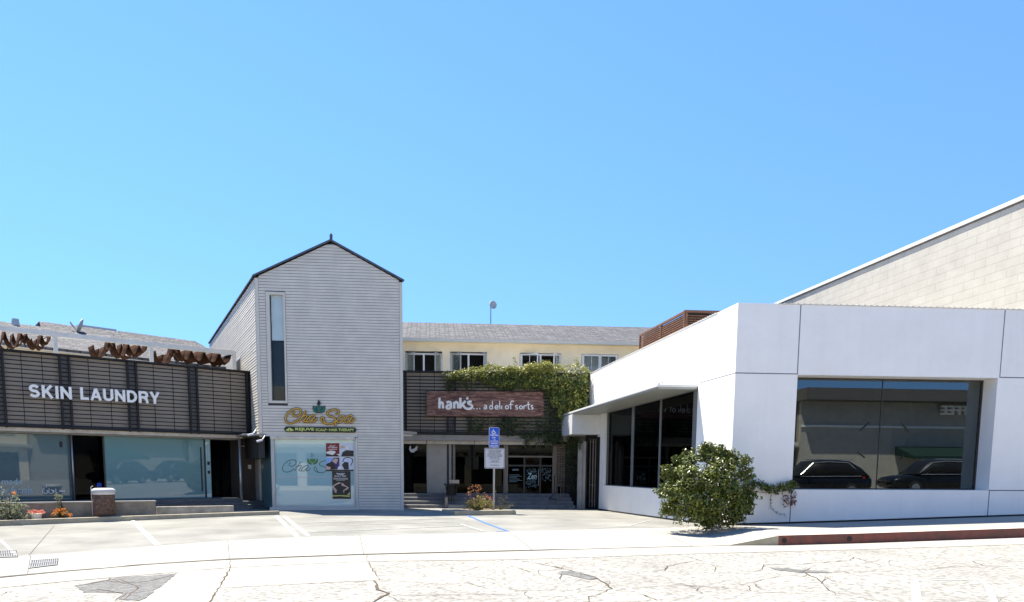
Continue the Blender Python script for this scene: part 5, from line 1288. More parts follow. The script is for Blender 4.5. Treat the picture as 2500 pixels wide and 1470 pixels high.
# ---- posters on the spa window
nP = -.030
ps = thing('collage_poster', 'four-picture poster with a dark red corner on the spa window', 'poster', CF.pt(CF.U(829, 1150), nP, CF.Z(829, 1150)))
pz = lambda pts: [(780 + x / 9.19, 1070 + y / 9.19) for x, y in pts]
def pp(mb, pts, k=0): mb.prism(CF, [CF.at(x, y, nP) for x, y in pz(pts)], nP + .002 + .0012 * k, nP + .003 + .0012 * k)
def cm(name, c): return mat('print ' + name, c, .35, var=.08, scale=8)
PR = dict(red=cm('red', (.20, .012, .015)), pale=cm('pale', (.60, .64, .72)), dk=cm('dark', (.018, .016, .018)), skin=cm('skin', (.58, .40, .31)), purple=cm('purple', (.06, .02, .14)), blue=cm('blue', (.25, .42, .78)), cream=cm('cream', (.74, .72, .66)), yel=cm('yellow', (.60, .58, .14)))
m = MB(); m.box(CF, CF.at(*pz([(145, 0)])[0], nP)[0], CF.at(*pz([(770, 0)])[0], nP)[0], nP - .004, nP + .001, CF.Z(829, pz([(0, 738)])[0][1], nP), CF.Z(829, pz([(0, 110)])[0][1], nP)); part('sheet', m, PR['cream'], ps)
for nm, lst in {'red': [[(145, 112), (448, 112), (448, 395), (145, 395)]], 'pale': [[(464, 112), (768, 112), (768, 395), (464, 395)], [(464, 432), (768, 432), (768, 705), (464, 705)]], 'blue': [[(145, 432), (330, 432), (250, 520), (145, 590)]], 'purple': [[(331, 433), (448, 433), (448, 700), (251, 700), (251, 521)]]}.items():
    m = MB(); [pp(m, q, 0) for q in lst]; part('print', m, PR[nm], ps)
m = MB()
for q in ([(146, 380), (150, 350), (448, 372), (448, 412), (146, 412)], [(490, 394), (520, 310), (600, 265), (767, 280), (767, 412), (470, 412)], [(150, 580), (260, 530), (350, 590), (370, 700), (250, 705), (150, 620)], [(500, 600), (560, 530), (650, 540), (660, 700), (560, 704)], [(146, 706), (768, 706), (768, 738), (146, 738)]): pp(m, q, 1)
part('print', m, PR['dk'], ps)
m = MB()
for q in ([(270, 505), (360, 450), (420, 480), (375, 580)], [(150, 620), (250, 650), (240, 704), (150, 704)], [(466, 160), (570, 170), (575, 220), (466, 240)]): pp(m, q, 2)
part('print', m, PR['skin'], ps)
m = MB()
for q in ([(148, 310), (250, 275), (350, 290), (365, 320), (300, 378), (160, 345)], [(450, 400), (380, 360), (447, 350)], [(600, 170), (670, 165), (660, 255), (615, 265)], [(420, 640), (470, 610), (500, 700), (400, 704)]): pp(m, q, 2)
part('print', m, PR['cream'], ps)
m = MB()
for s in ([(225, 180), (260, 160), (300, 185), (350, 160)], [(190, 215), (240, 195), (300, 212), (400, 200)], [(205, 247), (395, 247)]): stroke_px(m, CF, pz(s), nP + .006, .010, .3, 4)
part('script_line', m, PR['cream'], ps)
m = MB(); stroke_px(m, CF, pz([(520, 530), (560, 450), (640, 432), (720, 455), (742, 520), (700, 610)]), nP + .006, .014, .3, 4); part('hose', m, PR['dk'], ps)
p2 = thing('portrait_poster', 'tall black poster with two raised bare arms on the spa window', 'poster', CF.pt(CF.U(832, 1218), nP, CF.Z(832, 1218)))
m = MB(); m.box(CF, CF.at(*pz([(268, 0)])[0], nP)[0], CF.at(*pz([(682, 0)])[0], nP)[0], nP - .004, nP + .001, CF.Z(832, pz([(0, 1360)])[0][1], nP), CF.Z(832, pz([(0, 742)])[0][1], nP)); part('sheet', m, PR['dk'], p2)
m = MB()
for q in ([(282, 1080), (330, 1040), (430, 985), (470, 990), (465, 1020), (400, 1035), (320, 1085), (390, 1160), (375, 1245), (330, 1190)], [(485, 1005), (530, 1010), (560, 1045), (662, 1105), (640, 1140), (555, 1180), (548, 1250), (530, 1170), (620, 1105), (545, 1075), (500, 1070)]): pp(m, q, 1)
part('print', m, PR['skin'], p2)
m = MB(); pp(m, [(270, 1285), (480, 1275), (600, 1280), (680, 1290), (680, 1320), (480, 1300), (270, 1308)], 1); pp(m, [(620, 1272), (680, 1205), (681, 1278)], 1); part('print', m, PR['yel'], p2)
m = MB(); q = pz([(375, 782), (570, 822), (335, 832), (605, 866)]); text_px(m, CF, '"FREE"', q[0][0], q[1][0], q[0][1], q[1][1], nP + .002, nP + .004, .03); text_px(m, CF, 'SCALP TEST', q[2][0], q[3][0], q[2][1], q[3][1], nP + .002, nP + .004, .02)
for yy in (890, 905, 920, 940):
    a, b = (pz([(310 + (60 if yy == 940 else 0), yy)])[0], pz([(635 - (70 if yy == 940 else 0), yy + 7)])[0]); m.box(CF, CF.at(*a, nP)[0], CF.at(*b, nP)[0], nP + .002, nP + .003, CF.at(*b, nP)[1], CF.at(*a, nP)[1])
part('poster_lettering', m, PR['cream'], p2)
# security cameras under the overhang
for x, y, lb_ in ((615, 1061, 'white security camera on the lower corner of the slat screen'), (637, 1076, 'grey dome camera under the overhang of the gabled building')):
    o = thing('security_camera', lb_, 'security camera', onY(x, y, 25.6)); p = onY(x, y, 25.6)
    m = MB(); m.tube([p + Vector((.05, 0, .02)), p + Vector((-.12, -.08, -.03))], .035, 8); part('body', m, M['signwhite'], o)
    m = MB(); m.tube([p + Vector((.06, .0, .05)), p + Vector((.1, .15, .18))], .02, 6); part('bracket', m, M['signwhite'], o)
o = thing('wall_light', 'flat pale wall light projecting at the right corner of the gabled building', 'wall light', onY(1003, 1060, 28)); 
WLf = Frame(plan(984, 27.5), plan(1016, 28.5)); m = MB(); m.prism(WLf, [WLf.at(x, y, 0) for x, y in [(980, 1051), (1018, 1055), (1018, 1060), (980, 1060)]], -.3, .0); part('shade', m, M['fascia2'], o)
m = MB(); m.prism(WLf, [WLf.at(x, y, 0) for x, y in [(980, 1061), (1008, 1061), (1008, 1065), (980, 1065)]], -.25, -.02); part('lamp', m, M['fascia'], o)
# ================================================================ LOW WALLS AND PLANTING BED on the left
def gframe(a, b): return Frame((a.x, a.y), (b.x, b.y))
def wall_between(name, pxa, ya_b, ya_t, pxb, yb_b, yb_t, depth, label, material, cat='low wall', ext=0.0):
    a, b = G(pxa, ya_b), G(pxb, yb_b); F = gframe(a, b)
    za, zb = F.Z(pxa, ya_t), F.Z(pxb, yb_t); L = F.L; m = MB(); sl = (zb - za) / L; u0 = -ext
    m.box8([F.pt(u0, 0, a.z - .25), F.pt(L, 0, b.z - .25), F.pt(L, -depth, b.z - .25), F.pt(u0, -depth, a.z - .25),
            F.pt(u0, 0, za + sl * u0), F.pt(L, 0, zb), F.pt(L, -depth, zb), F.pt(u0, -depth, za + sl * u0)])
    o = single(name, m, material, label, cat); bev(o, .015); return F, o
FC, _ = wall_between('planter_curb', 0, 1284.5, 1271, 683, 1256.5, 1247.5, .16, 'long low concrete curb along the back of the parking space at the left', M['curbconc'], 'curb', 4)
# stained low wall behind the bed
def shifted(F, u, n): return F.pt(u, n, 0)
wa = FC.pt(FC.U(0, 1262), -.72, 0); wbp = FC.pt(FC.U(380, 1250), -.72, 0)
F2w = gframe(wa, wbp); F2w = gframe(F2w.pt(-4, 0, 0), F2w.pt(F2w.L, 0, 0)); z2 = (F2w.Z(60, 1228) + F2w.Z(380, 1224)) / 2
ub = F2w.U(380, 1240)
m = MB(); m.box(F2w, 0, ub, -.14, 0, -.1, z2 - .03); lw = thing('low_wall', 'stained low concrete wall with a pale top behind the trash can and flower pots', 'low wall', F2w.pt(ub / 2, 0, .15))
mst = mat('stained wall', (.38, .34, .27), .85, c2=(.15, .135, .105), scale=1.6, streak=.5, bump=.2); part('wall_body', m, mst, lw)
m = MB(); m.box(F2w, 0, ub + .02, -.18, .03, z2 - .03, z2 + .02); bev(part('wall_cap', m, M['walk'], lw), .008)
wa = FC.pt(FC.U(380, 1250), -1.0, 0); wbp = FC.pt(FC.U(571, 1250), -.9, 0); F3w = gframe(wa, wbp)
m = MB(); m.box(F3w, F3w.U(382, 1240), F3w.U(571, 1240), -.14, 0, -.1, F3w.Z(470, 1236)); o = single('low_wall', m, M['conc'], 'shorter plain low concrete wall between the stained wall and the steel post', 'low wall'); bev(o, .02)
m = MB(); a = FC.U(-300, 1260); b = FC.U(384, 1255)
m.slab([tuple(FC.pt(a, -.16, 0))[:2], tuple(FC.pt(b, -.16, 0))[:2], tuple(FC.pt(b, -.76, 0))[:2], tuple(FC.pt(a, -.76, 0))[:2]], 0, [FC.Z(0, 1275) - .04, FC.Z(380, 1259.5) - .03, FC.Z(380, 1259.5) - .02, FC.Z(0, 1275) - .03])
bed = struct('planting_bed', m, M['soil'])
def bedpt(px, n, dz_=0): 
    F = FC; u = F.U(px, 1262, n); t = u / F.L; return F.pt(u, n, F.Z(0, 1275) + (F.Z(380, 1259.5) - F.Z(0, 1275)) * min(1, max(0, t * 1.7)) - .035 + dz_)
# trash can
pc = bedpt(256, -.5); hcan = .70; rcan = .285
tc_ = thing('trash_can', 'round brown aggregate trash can with a grey lid in front of the stained low wall', 'trash can', pc)
z_b = FC.Z(256, 1258.5, -.4) ; z_t = FC.Z(256, 1203, -.4); m = MB()
m.tube([Vector((pc.x, pc.y, z)) for z in (z_b, z_b + .02, (z_b + z_t) / 2, z_t - .01, z_t)], [rcan * .94, rcan * .97, rcan * 1.0, rcan * 1.0, rcan * .97], 32); part('body', m, M['binagg'], tc_, True)
zl0 = z_t; zl1 = FC.Z(256, 1192, -.4)
m = MB(); m.tube([Vector((pc.x, pc.y, z)) for z in (zl0 - .05, zl0, zl0 + .005)], [rcan * 1.03] * 3, 32); part('liner_bag', m, M['signwhite'], tc_, True)
m = MB(); m.tube([Vector((pc.x, pc.y, z)) for z in (zl0 + .006, zl0 + .05, zl1 - .03, zl1)], [rcan * 1.09, rcan * 1.1, rcan * 1.02, rcan * .8], 32); part('lid', m, M['plastic'], tc_, True)
m = MB(); q = Vector((pc.x - rcan * 1.1, pc.y - .05, 0)); m.tube([q + Vector((0, 0, z_b)), q + Vector((-.01, 0, zl1 + .03)), q + Vector((.04, 0, zl1 + .06))], .011, 6); part('lid_chain_rod', m, M['signwhite'], tc_)
# ---- plants
def stems(mb, base, tips, r=.008):
    for t in tips:
        b = Vector(base) + Vector((random.uniform(-.05, .05), random.uniform(-.05, .05), 0)); t = Vector(t); mid = b.lerp(t, .5) + Vector((random.uniform(-.05, .05), random.uniform(-.05, .05), .05)); mb.tube([b, mid, t], [r, r * .8, r * .4], 5)
def plant(name, label, cat, base, tips, rad, nleaf, size, lm, extra=None, group=None, asp=.4, stem_r=.008, flower=None):
    t = thing(name, label, cat, base, group); m = MB(); stems(m, base, tips, stem_r); part('stems', m, M['stem'], t)
    m = MB()
    for c in tips:
        P, D = clump(c, rad, nleaf); leaves(m, P, D, size, asp)
        for s in np.linspace(.35, .9, 4):
            q = Vector(base).lerp(Vector(c), s); P, D = clump(q, rad * .8, max(2, nleaf // 4)); leaves(m, P, D, size, asp)
    part('foliage', m, lm, t)
    if extra:
        for nm, pts, rd_, k, sz, mt in extra:
            m = MB()
            for c in pts: P, D = clump(c, rd_, k); leaves(m, P, D, sz, .8)
            part(nm, m, mt, t)
    return t
b0 = bedpt(22, -.42); tips = [b0 + Vector((random.uniform(-.42, .42), random.uniform(-.2, .25), random.uniform(.12, .72))) for _ in range(30)] + [b0 + Vector((-.12, 0, .86)), b0 + Vector((.2, 0, .74)), b0 + Vector((.33, .0, .5)), b0 + Vector((.55, 0, .25))]
plant('flowering_bush', 'pale leggy flowering bush with an orange bloom at the far left of the bed', 'plant', b0, tips, .085, 9, .085, M['palegreen'], [('bloom', [b0 + Vector((.21, -.05, .78))], .045, 26, .04, M['orange']), ('bud', [b0 + Vector((.05, -.1, .62)), b0 + Vector((-.3, -.1, .4))], .03, 12, .03, M['pink'])])
b1_ = bedpt(89, -.38); pt1 = thing('potted_flower', 'white plastic pot of coral flowers in the planting bed', 'potted flower', b1_); m = MB(); m.tube([b1_, b1_ + Vector((0, 0, .02)), b1_ + Vector((0, 0, .19)), b1_ + Vector((0, 0, .19)), b1_ + Vector((0, 0, .21))], [.10, .105, .14, .155, .155], 20); part('pot', m, M['pot'], pt1)
m = MB()
for i in range(26): c = b1_ + Vector((random.uniform(-.17, .19), random.uniform(-.12, .12), .24 + random.uniform(-.02, .05))); P, D = clump(c, .035, 14); leaves(m, P, D, .04, .8)
part('blooms', m, M['pink'], pt1)
b2_ = bedpt(149, -.36); tips = [b2_ + Vector((.27 * math.cos(a) * r, .16 * math.sin(a) * r, .05 + .24 * math.sqrt(max(0, 1.05 - r * r)))) for a, r in [(random.uniform(0, 6.28), random.uniform(0, 1)) for _ in range(44)]]
plant('orange_flower_clump', 'low mound of orange flowers beside the white pot', 'flowers', b2_, tips, .04, 5, .05, M['bush'], [('blooms', [t for t in tips if random.random() < .75], .045, 14, .045, M['orange'])])
b3_ = bedpt(152, -.55); tips = [b3_ + Vector((-.06 + random.uniform(-.14, .06), 0, .62 + random.uniform(-.04, .07))) for _ in range(9)]
plant('leggy_seedling', 'leggy seedling with a small pale tuft rising above the orange flowers', 'plant', b3_, tips, .055, 16, .045, M['palegreen'])
m = MB(); p = bedpt(65, -.25); P, D = clump(p + Vector((0, 0, .08)), .12, 26, (1.3, .6, .7)); leaves(m, P, D, .08, .35); single('weed_tuft', m, M['palegreen'], 'sparse pale weed between the flowering bush and the white pot', 'weed')
# ================================================================ PLANTER ISLAND WITH ACCESSIBLE PARKING SIGN
ga, gb_ = G(1109, 1259), G(1263, 1257); IF = gframe(ga, gb_); zi = IF.Z(1186, 1246.5); gz = ga.z - .1
ib = G(1250, 1243.5); dep = 1.9
isl = thing('planter_island', 'low concrete-curbed island planter holding the blue parking sign', 'planter', IF.pt(IF.L / 2, -.5, ga.z))
m = MB(); q = [(0, 0), (.05, -.02)]
m.box8([IF.pt(0, 0, gz), IF.pt(IF.L, 0, gz), IF.pt(IF.L - .18, -.16, gz), IF.pt(.06, -.16, gz), IF.pt(.02, -.02, zi), IF.pt(IF.L - .05, -.02, zi), IF.pt(IF.L - .2, -.16, zi), IF.pt(.08, -.16, zi)]); bev(part('front_curb', m, M['curbconc'], isl), .015)
m = MB(); m.box8([IF.pt(.06, -.165, gz), IF.pt(.2, -.165, gz), IF.pt(.3, -dep, gz), IF.pt(.16, -dep, gz), IF.pt(.06, -.165, zi - .02), IF.pt(.2, -.165, zi - .02), IF.pt(.3, -dep, zi - .04), IF.pt(.16, -dep, zi - .04)]); part('side_curb', m, M['curbconc'], isl)
m = MB(); L = IF.L; m.box8([IF.pt(L - .34, -.165, gz), IF.pt(L - .2, -.165, gz), IF.pt(L - .42, -dep, gz), IF.pt(L - .56, -dep, gz), IF.pt(L - .34, -.165, zi - .02), IF.pt(L - .2, -.165, zi - .02), IF.pt(L - .42, -dep, zi - .04), IF.pt(L - .56, -dep, zi - .04)]); part('side_curb', m, M['curbconc'], isl)
m = MB(); m.box8([IF.pt(.2, -.165, gz), IF.pt(L - .34, -.165, gz), IF.pt(L - .56, -dep, gz), IF.pt(.3, -dep, gz), IF.pt(.2, -.165, zi - .035), IF.pt(L - .34, -.165, zi - .035), IF.pt(L - .56, -dep, zi - .05), IF.pt(.3, -dep, zi - .05)]); part('soil', m, M['soil'], isl)
bI = IF.pt(IF.U(1166, 1240, -.7), -.7, zi - .04)
tips = []
for _ in range(70):
    a = random.uniform(0, 6.28); r = random.random() ** .6; h = random.uniform(.1, 1) * (1 - .55 * r)
    tips.append(bI + Vector((.50 * r * math.cos(a), .34 * r * math.sin(a), .08 + .42 * h)))
tall = [bI + Vector((x, random.uniform(-.1, .1), z)) for x, z in ((-.32, .55), (-.28, .72), (-.22, .60), (-.18, .78), (-.10, .66), (-.05, .80), (.0, .62), (.05, .79), (.08, .70), (-.25, .45), (.22, .55), (.28, .48), (.36, .42), (.42, .40), (-.4, .38), (.5, .33))]
sh = plant('heavenly_bamboo_shrub', 'small shrub with red and yellow leaves in the planter island', 'shrub', bI, tips, .09, 17, .055, M['nandg'], [('red_leaves', tall + tips[::4], .055, 9, .05, M['nandr'])])
m = MB(); stems(m, bI, tall, .006); part('tall_stems', m, M['stem'], sh)
bJ = IF.pt(IF.U(1222, 1240, -.9), -.9, zi - .05); tips = [bJ + Vector((random.uniform(-.28, .45), random.uniform(-.1, .1), random.uniform(.05, .5) * (1 if i % 3 else .5))) for i in range(18)]
tips += [bJ + Vector((-.18, 0, .62)), bJ + Vector((-.12, 0, .5)), bJ + Vector((.03, 0, .48))]
plant('dry_weed', 'thin dry yellow weeds right of the shrub in the planter island', 'weed', bJ, tips, .05, 7, .035, M['nandg'], stem_r=.004)
# sign post
SF = Frame(tuple(IF.pt(0, -1.0, 0))[:2], tuple(IF.pt(IF.L, -1.0, 0))[:2]); us_ = SF.U(1206.5, 1150)
ps_ = thing('accessible_parking_sign', 'blue accessible parking sign above a white notice on one grey pole', 'road sign', SF.pt(us_, 0, zi - .1))
m = MB(); m.box(SF, us_ - .028, us_ + .028, -.03, .0, zi - .3, SF.Z(1206, 1046)); part('pole', m, M['steel'], ps_)
def rrect(F, x0, x1, y0, y1, r, n, inset=0.0):
    u0, z1 = F.at(x0, (y0 + y1) / 2, n)[0], F.at((x0 + x1) / 2, y0, n)[1]; u1, z0 = F.at(x1, (y0 + y1) / 2, n)[0], F.at((x0 + x1) / 2, y1, n)[1]
    u0 += inset; u1 -= inset; z0 += inset; z1 -= inset; r = max(.005, r - inset); P = []
    for cx, cz, s in ((u1 - r, z1 - r, 0), (u0 + r, z1 - r, 1), (u0 + r, z0 + r, 2), (u1 - r, z0 + r, 3)):
        for k in range(5): a = math.pi / 2 * (s + k / 4); P.append((cx + r * math.cos(a), cz + r * math.sin(a)))
    return P
m = MB(); m.prism(SF, rrect(SF, 1194, 1219, 1043.5, 1093, .04, .01), .001, .010); bp_ = part('blue_plate', m, M['signwhite'], ps_)
m = MB(); m.prism(SF, rrect(SF, 1194, 1219, 1043.5, 1093, .04, .01, .012), .0105, .013); part('blue_field', m, M['signblue'], ps_)
m = MB(); n = .0135
m.box(SF, SF.U(1195.5, 1079, n), SF.U(1217.5, 1079, n), n, n + .002, SF.Z(1206, 1079.8), SF.Z(1206, 1079))
q = lambda pts: [(1170 + x / 11.31, 1030 + y / 11.31) for x, y in pts]
for s in ([(388, 215), (392, 255), (425, 258)], [(398, 262), (430, 275), (445, 305), (465, 318)], [(372, 250), (352, 285), (365, 318), (400, 325), (425, 308)], [(388, 200), (389, 206)]): stroke_px(m, SF, q(s), n + .002, .011, .3, 3)
text_px(m, SF, 'PARKING', 1197.3, 1216, 1060.5, 1064.5, n, n + .002, .02); text_px(m, SF, 'ONLY', 1201, 1211.5, 1066.5, 1070.3, n, n + .002, .02); text_px(m, SF, 'VAN', 1204, 1210, 1072.2, 1073.9, n, n + .002, .01); text_px(m, SF, 'ACCESSIBLE', 1198, 1215.5, 1075.3, 1077.6, n, n + .002, .01)
text_px(m, SF, 'MINIMUM', 1199, 1214.5, 1081.5, 1084.6, n, n + .002, .02); text_px(m, SF, 'FINE $250', 1197.5, 1216, 1087, 1091, n, n + .002, .02)
part('blue_sign_lettering', m, M['lettersw'], ps_)
m = MB(); m.prism(SF, rrect(SF, 1183, 1232, 1094, 1144, .05, .01), .001, .008); part('notice_plate', m, M['signwhite'], ps_)
m = MB(); m.prism(SF, rrect(SF, 1183, 1232, 1094, 1144, .05, .01, .014), .0085, .010); part('notice_border', m, M['black'], ps_)
m = MB(); m.prism(SF, rrect(SF, 1183, 1232, 1094, 1144, .05, .01, .028), .0105, .012); part('notice_field', m, M['signwhite'], ps_)
m = MB(); n = .0125
for s, x0, x1, y in (('UNAUTHORIZED VEHICLES PARKED', 1189, 1226, 1098), ('IN DESIGNATED ACCESSIBLE', 1192, 1223, 1101.2), ('SPACES NOT DISPLAYING', 1194, 1221.5, 1104.3), ('DISTINGUISHING PLACARDS OR', 1190.5, 1224.5, 1107.3), ('SPECIAL LICENSE PLATES ISSUED', 1189, 1226, 1110.3), ('FOR PERSONS WITH DISABILITIES', 1189, 1226, 1113.4), ('WILL BE TOWED AWAY', 1195.5, 1218.5, 1116.5), ("AT THE OWNER'S EXPENSE", 1193, 1221.5, 1119.6), ('TOWED VEHICLES', 1199, 1217, 1124.3), ('MAY BE RECLAIMED AT', 1195, 1219, 1127.3), ('OR BY TELEPHONING', 1197, 1218.5, 1135)):
    text_px(m, SF, s, x0, x1, y, y + 1.9, n, n + .0015, .02)
part('notice_lettering', m, M['black'], ps_)
# ================================================================ BIG BUSH at the white corner
BD = 18.1
def bp3(x, y, Y): return onY(x, y, Y)
bb_ = G(1745, 1284); bush = thing('corner_bush', 'large glossy green bush at the corner of the white building', 'bush', bb_)
outline = [(1612, 1252), (1625, 1235), (1612, 1212), (1628, 1190), (1630, 1172), (1648, 1160), (1650, 1150), (1672, 1140), (1660, 1115), (1690, 1100), (1712, 1092), (1722, 1086), (1738, 1090), (1755, 1096), (1775, 1108), (1800, 1112), (1825, 1120), (1818, 1135), (1832, 1148), (1810, 1165), (1800, 1182), (1815, 1200), (1850, 1215), (1830, 1232), (1818, 1252), (1805, 1262), (1812, 1272), (1790, 1275), (1760, 1283), (1700, 1282), (1655, 1278), (1650, 1262), (1635, 1245)]
def inside(x, y, poly):
    c = False; n = len(poly)
    for i in range(n):
        x1, y1 = poly[i]; x2, y2 = poly[(i + 1) % n]
        if (y1 > y) != (y2 > y) and x < (x2 - x1) * (y - y1) / (y2 - y1) + x1: c = not c
    return c
m = MB(); cen = (1728, 1200); tipsb = []
k = 0
from mathutils import noise as mn
while k < 1050:
    x, y = random.uniform(1610, 1852), random.uniform(1086, 1283)
    if not inside(x, y, outline): continue
    rr2 = min(1, math.hypot((x - cen[0]) / 120, (y - cen[1]) / 105)); hd_ = 1.05 * math.sqrt(max(.05, 1 - rr2 ** 2))
    front = random.random() < .75
    Yd = BD - hd_ * (random.uniform(.55, 1) if front else random.uniform(-.6, .5))
    Yd = min(Yd, 18.75 + (x < 1780) * 1.0 * max(0, (1785 - x) / 60))
    c = bp3(x, y, Yd); c = Vector((c.x, c.y, max(c.z, GZ(c.x, c.y) + .05))); tipsb.append(c)
    if mn.noise(c * 3.1) + .25 * mn.noise(c * 8) < -.04: continue
    tipsb.append(c) if False else None
    out = Vector((x - cen[0], -60 if front else 20, -(y - cen[1]))).normalized()
    P, D = clump(c, random.uniform(.07, .14), random.randint(12, 20)); leaves(m, P, D * .7 + np.array(out) * .6 + np.array([0, 0, .3]), .074, .66); k += 1
# loose sprigs breaking the outline
for (x, y), (x2, y2) in (((1690, 1125), (1693, 1098)), ((1720, 1110), (1715, 1088)), ((1722, 1105), (1722, 1084)), ((1740, 1105), (1736, 1085)), ((1770, 1125), (1790, 1100)), ((1790, 1130), (1825, 1115)), ((1800, 1140), (1835, 1125)), ((1800, 1160), (1838, 1146)), ((1660, 1150), (1666, 1112)), ((1650, 1170), (1630, 1158)), ((1640, 1200), (1612, 1210)), ((1645, 1240), (1608, 1256)), ((1800, 1225), (1855, 1213)), ((1800, 1240), (1838, 1240)), ((1795, 1255), (1815, 1268)), ((1650, 1185), (1625, 1180)), ((1672, 1145), (1655, 1130)), ((1755, 1105), (1760, 1090)), ((1810, 1205), (1835, 1190))) + tuple(((1728 + 85 * math.cos(a), 1195 + 78 * math.sin(a)), (1728 + random.uniform(105, 128) * math.cos(a), 1195 + random.uniform(92, 112) * math.sin(a))) for a in [random.uniform(2.6, 7.0) for _ in range(34)]):
    Y1 = BD - .35
    for s in np.linspace(0, 1, 8):
        c = bp3(x + (x2 - x) * s + random.uniform(-3, 3), y + (y2 - y) * s, Y1); P, D = clump(c, .07 * (1.2 - .5 * s), 9); leaves(m, P, D + np.array([0, -.3, .3]), .075, .6)
    tipsb.append(bp3(x2, y2, Y1))
part('foliage', m, M['bush'], bush)
m = MB(); base = Vector((bb_.x, bb_.y + .25, bb_.z))
random.shuffle(tipsb)
for t in tipsb[:60] + tipsb[-1:]: stems(m, base, [t], .012)
part('branches', m, M['stem'], bush)
m = MB()
for _ in range(260):
    a, r = random.uniform(0, 6.28), random.random() ** .6; x, y = bb_.x + 1.25 * r * math.cos(a), bb_.y + .1 + .7 * r * math.sin(a)
    if (Vector((x, y, 0)) - WF.pt(0, 0, 0)).dot(WF.n) < .03 and x > K[0] - .1: continue
    leaves(m, np.array([[x, y, GZ(x, y) + .008]]), np.array([[0, 0, 1.0]]), .05, .6, .1, .15)
lt = struct('leaf_litter', m, M['litter'], kind='stuff'); lt['label'] = 'dry leaves fallen on the pavement round the corner bush'; lt['category'] = 'leaf litter'
# trailing branch along the wall
tr = [(1815, 1195), (1830, 1182), (1845, 1178), (1865, 1186), (1885, 1192), (1905, 1190), (1925, 1184), (1940, 1180)]
WY = 18.95
m = MB(); mm_ = MB(); mr_ = MB(); P3 = [WF.pt(WF.U(x, 1180, .12), .12 + .03 * math.sin(x), WF.Z(x, y, .12)) for x, y in smooth(tr, 4)]
m.tube(P3, .010, 5); P4 = [WF.pt(WF.U(x, 1200, .1), .1, WF.Z(x, y, .1)) for x, y in smooth([(1835, 1201), (1880, 1202), (1938, 1198)], 4)]; m.tube(P4, .006, 5)
P5 = [WF.pt(WF.U(x, 1230, .1), .1, WF.Z(x, y, .1)) for x, y in smooth([(1882, 1205), (1882, 1235), (1895, 1250), (1918, 1257)], 4)]; m.tube(P5, .005, 5); part('trailing_stem', m, M['stem'], bush)
for p in P3:
    P, D = clump(p, .12, 15, (1, .5, .9)); leaves(mm_, P, D, .075, .62)
for p in P5[::1]: P, D = clump(p, .035, 3, (1, .5, 1)); leaves(mm_, P, D, .05, .5)
for x, y, r, k in ((1850, 1185, .14, 24), (1880, 1195, .13, 24), (1900, 1200, .12, 20), (1925, 1192, .15, 36), (1935, 1185, .12, 26), (1830, 1192, .16, 30), (1862, 1190, .1, 14), (1905, 1185, .1, 14)): P, D = clump(WF.pt(WF.U(x, y, .15), .15, WF.Z(x, y, .15)), r, int(k * 1.6), (1, .5, .9)); leaves(mm_, P, D, .075, .62)
for x, y, r, k in ((1915, 1215, .10, 20), (1928, 1222, .13, 30), (1935, 1208, .12, 24), (1920, 1232, .08, 12), (1938, 1228, .07, 8)): P, D = clump(WF.pt(WF.U(x, y, .12), .12, WF.Z(x, y, .12)), r, k, (1, .5, 1)); leaves(mr_, P, D, .08, .55)
part('trailing_leaves', mm_, M['bush'], bush); part('dry_red_leaves', mr_, M['reddry'], bush)
# ================================================================ VINE over the deli parapet
vn = thing('climbing_vine', 'sunlit climbing vine spilling over the dark slats above the deli doors', 'vine', HF.pt(HF.U(1380, 1080), .1, hz0))
m = MB(); mg = MB(); md = MB(); stm = MB()
def vprof(x):  # bottom and top of the mass at a photo column
    T = [(1085, 909, 922), (1110, 906, 925), (1140, 902, 925), (1150, 893, 925), (1165, 902, 925), (1185, 893, 930), (1200, 889, 935), (1225, 896, 942), (1245, 892, 945), (1260, 898, 945), (1290, 888, 945), (1310, 888, 945), (1335, 882, 950), (1360, 890, 1000), (1385, 888, 1060), (1410, 880, 1060), (1425, 890, 1045), (1438, 900, 985)]
    for a, b in zip(T, T[1:]):
        if a[0] <= x <= b[0]: t = (x - a[0]) / (b[0] - a[0]); return a[1] + (b[1] - a[1]) * t, a[2] + (b[2] - a[2]) * t
    return 900, 920
for i in range(2100):
    x = 1085 + (1434 - 1085) * random.random() ** .62; t_, b_2 = vprof(x); t_ += 3
    y = t_ + (b_2 - t_) * random.random() ** (1.4 if x < 1340 else 1.0)
    n = random.uniform(.02, .22 + .3 * (1 if x > 1320 else .35)) if y > 915 else random.uniform(-.5, .45)
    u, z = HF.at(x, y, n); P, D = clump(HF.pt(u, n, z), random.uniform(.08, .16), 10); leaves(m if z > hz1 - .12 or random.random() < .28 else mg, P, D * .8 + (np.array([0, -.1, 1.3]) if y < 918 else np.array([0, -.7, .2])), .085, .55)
for x, y, h in ((1257, 888, 22), (1408, 888, 20), (1340, 888, 12), (1432, 912, 14), (1192, 892, 10), (1150, 900, 10), (1365, 893, 8), (1310, 890, 8)):
    for s in np.linspace(0, 1, 6):
        u, z = HF.at(x + 2 * math.sin(4 * s + x), y - h * s * .9 + 6, 0); P, D = clump(HF.pt(u, 0, z), .07 * (1.2 - .6 * s), 8); leaves(m, P, D, .08, .5)
part('sunlit_foliage', m, M['vine'], vn); part('shaded_foliage', mg, M['vineshade'], vn)  # lit top and shaded lower leaves differ by leaf colour
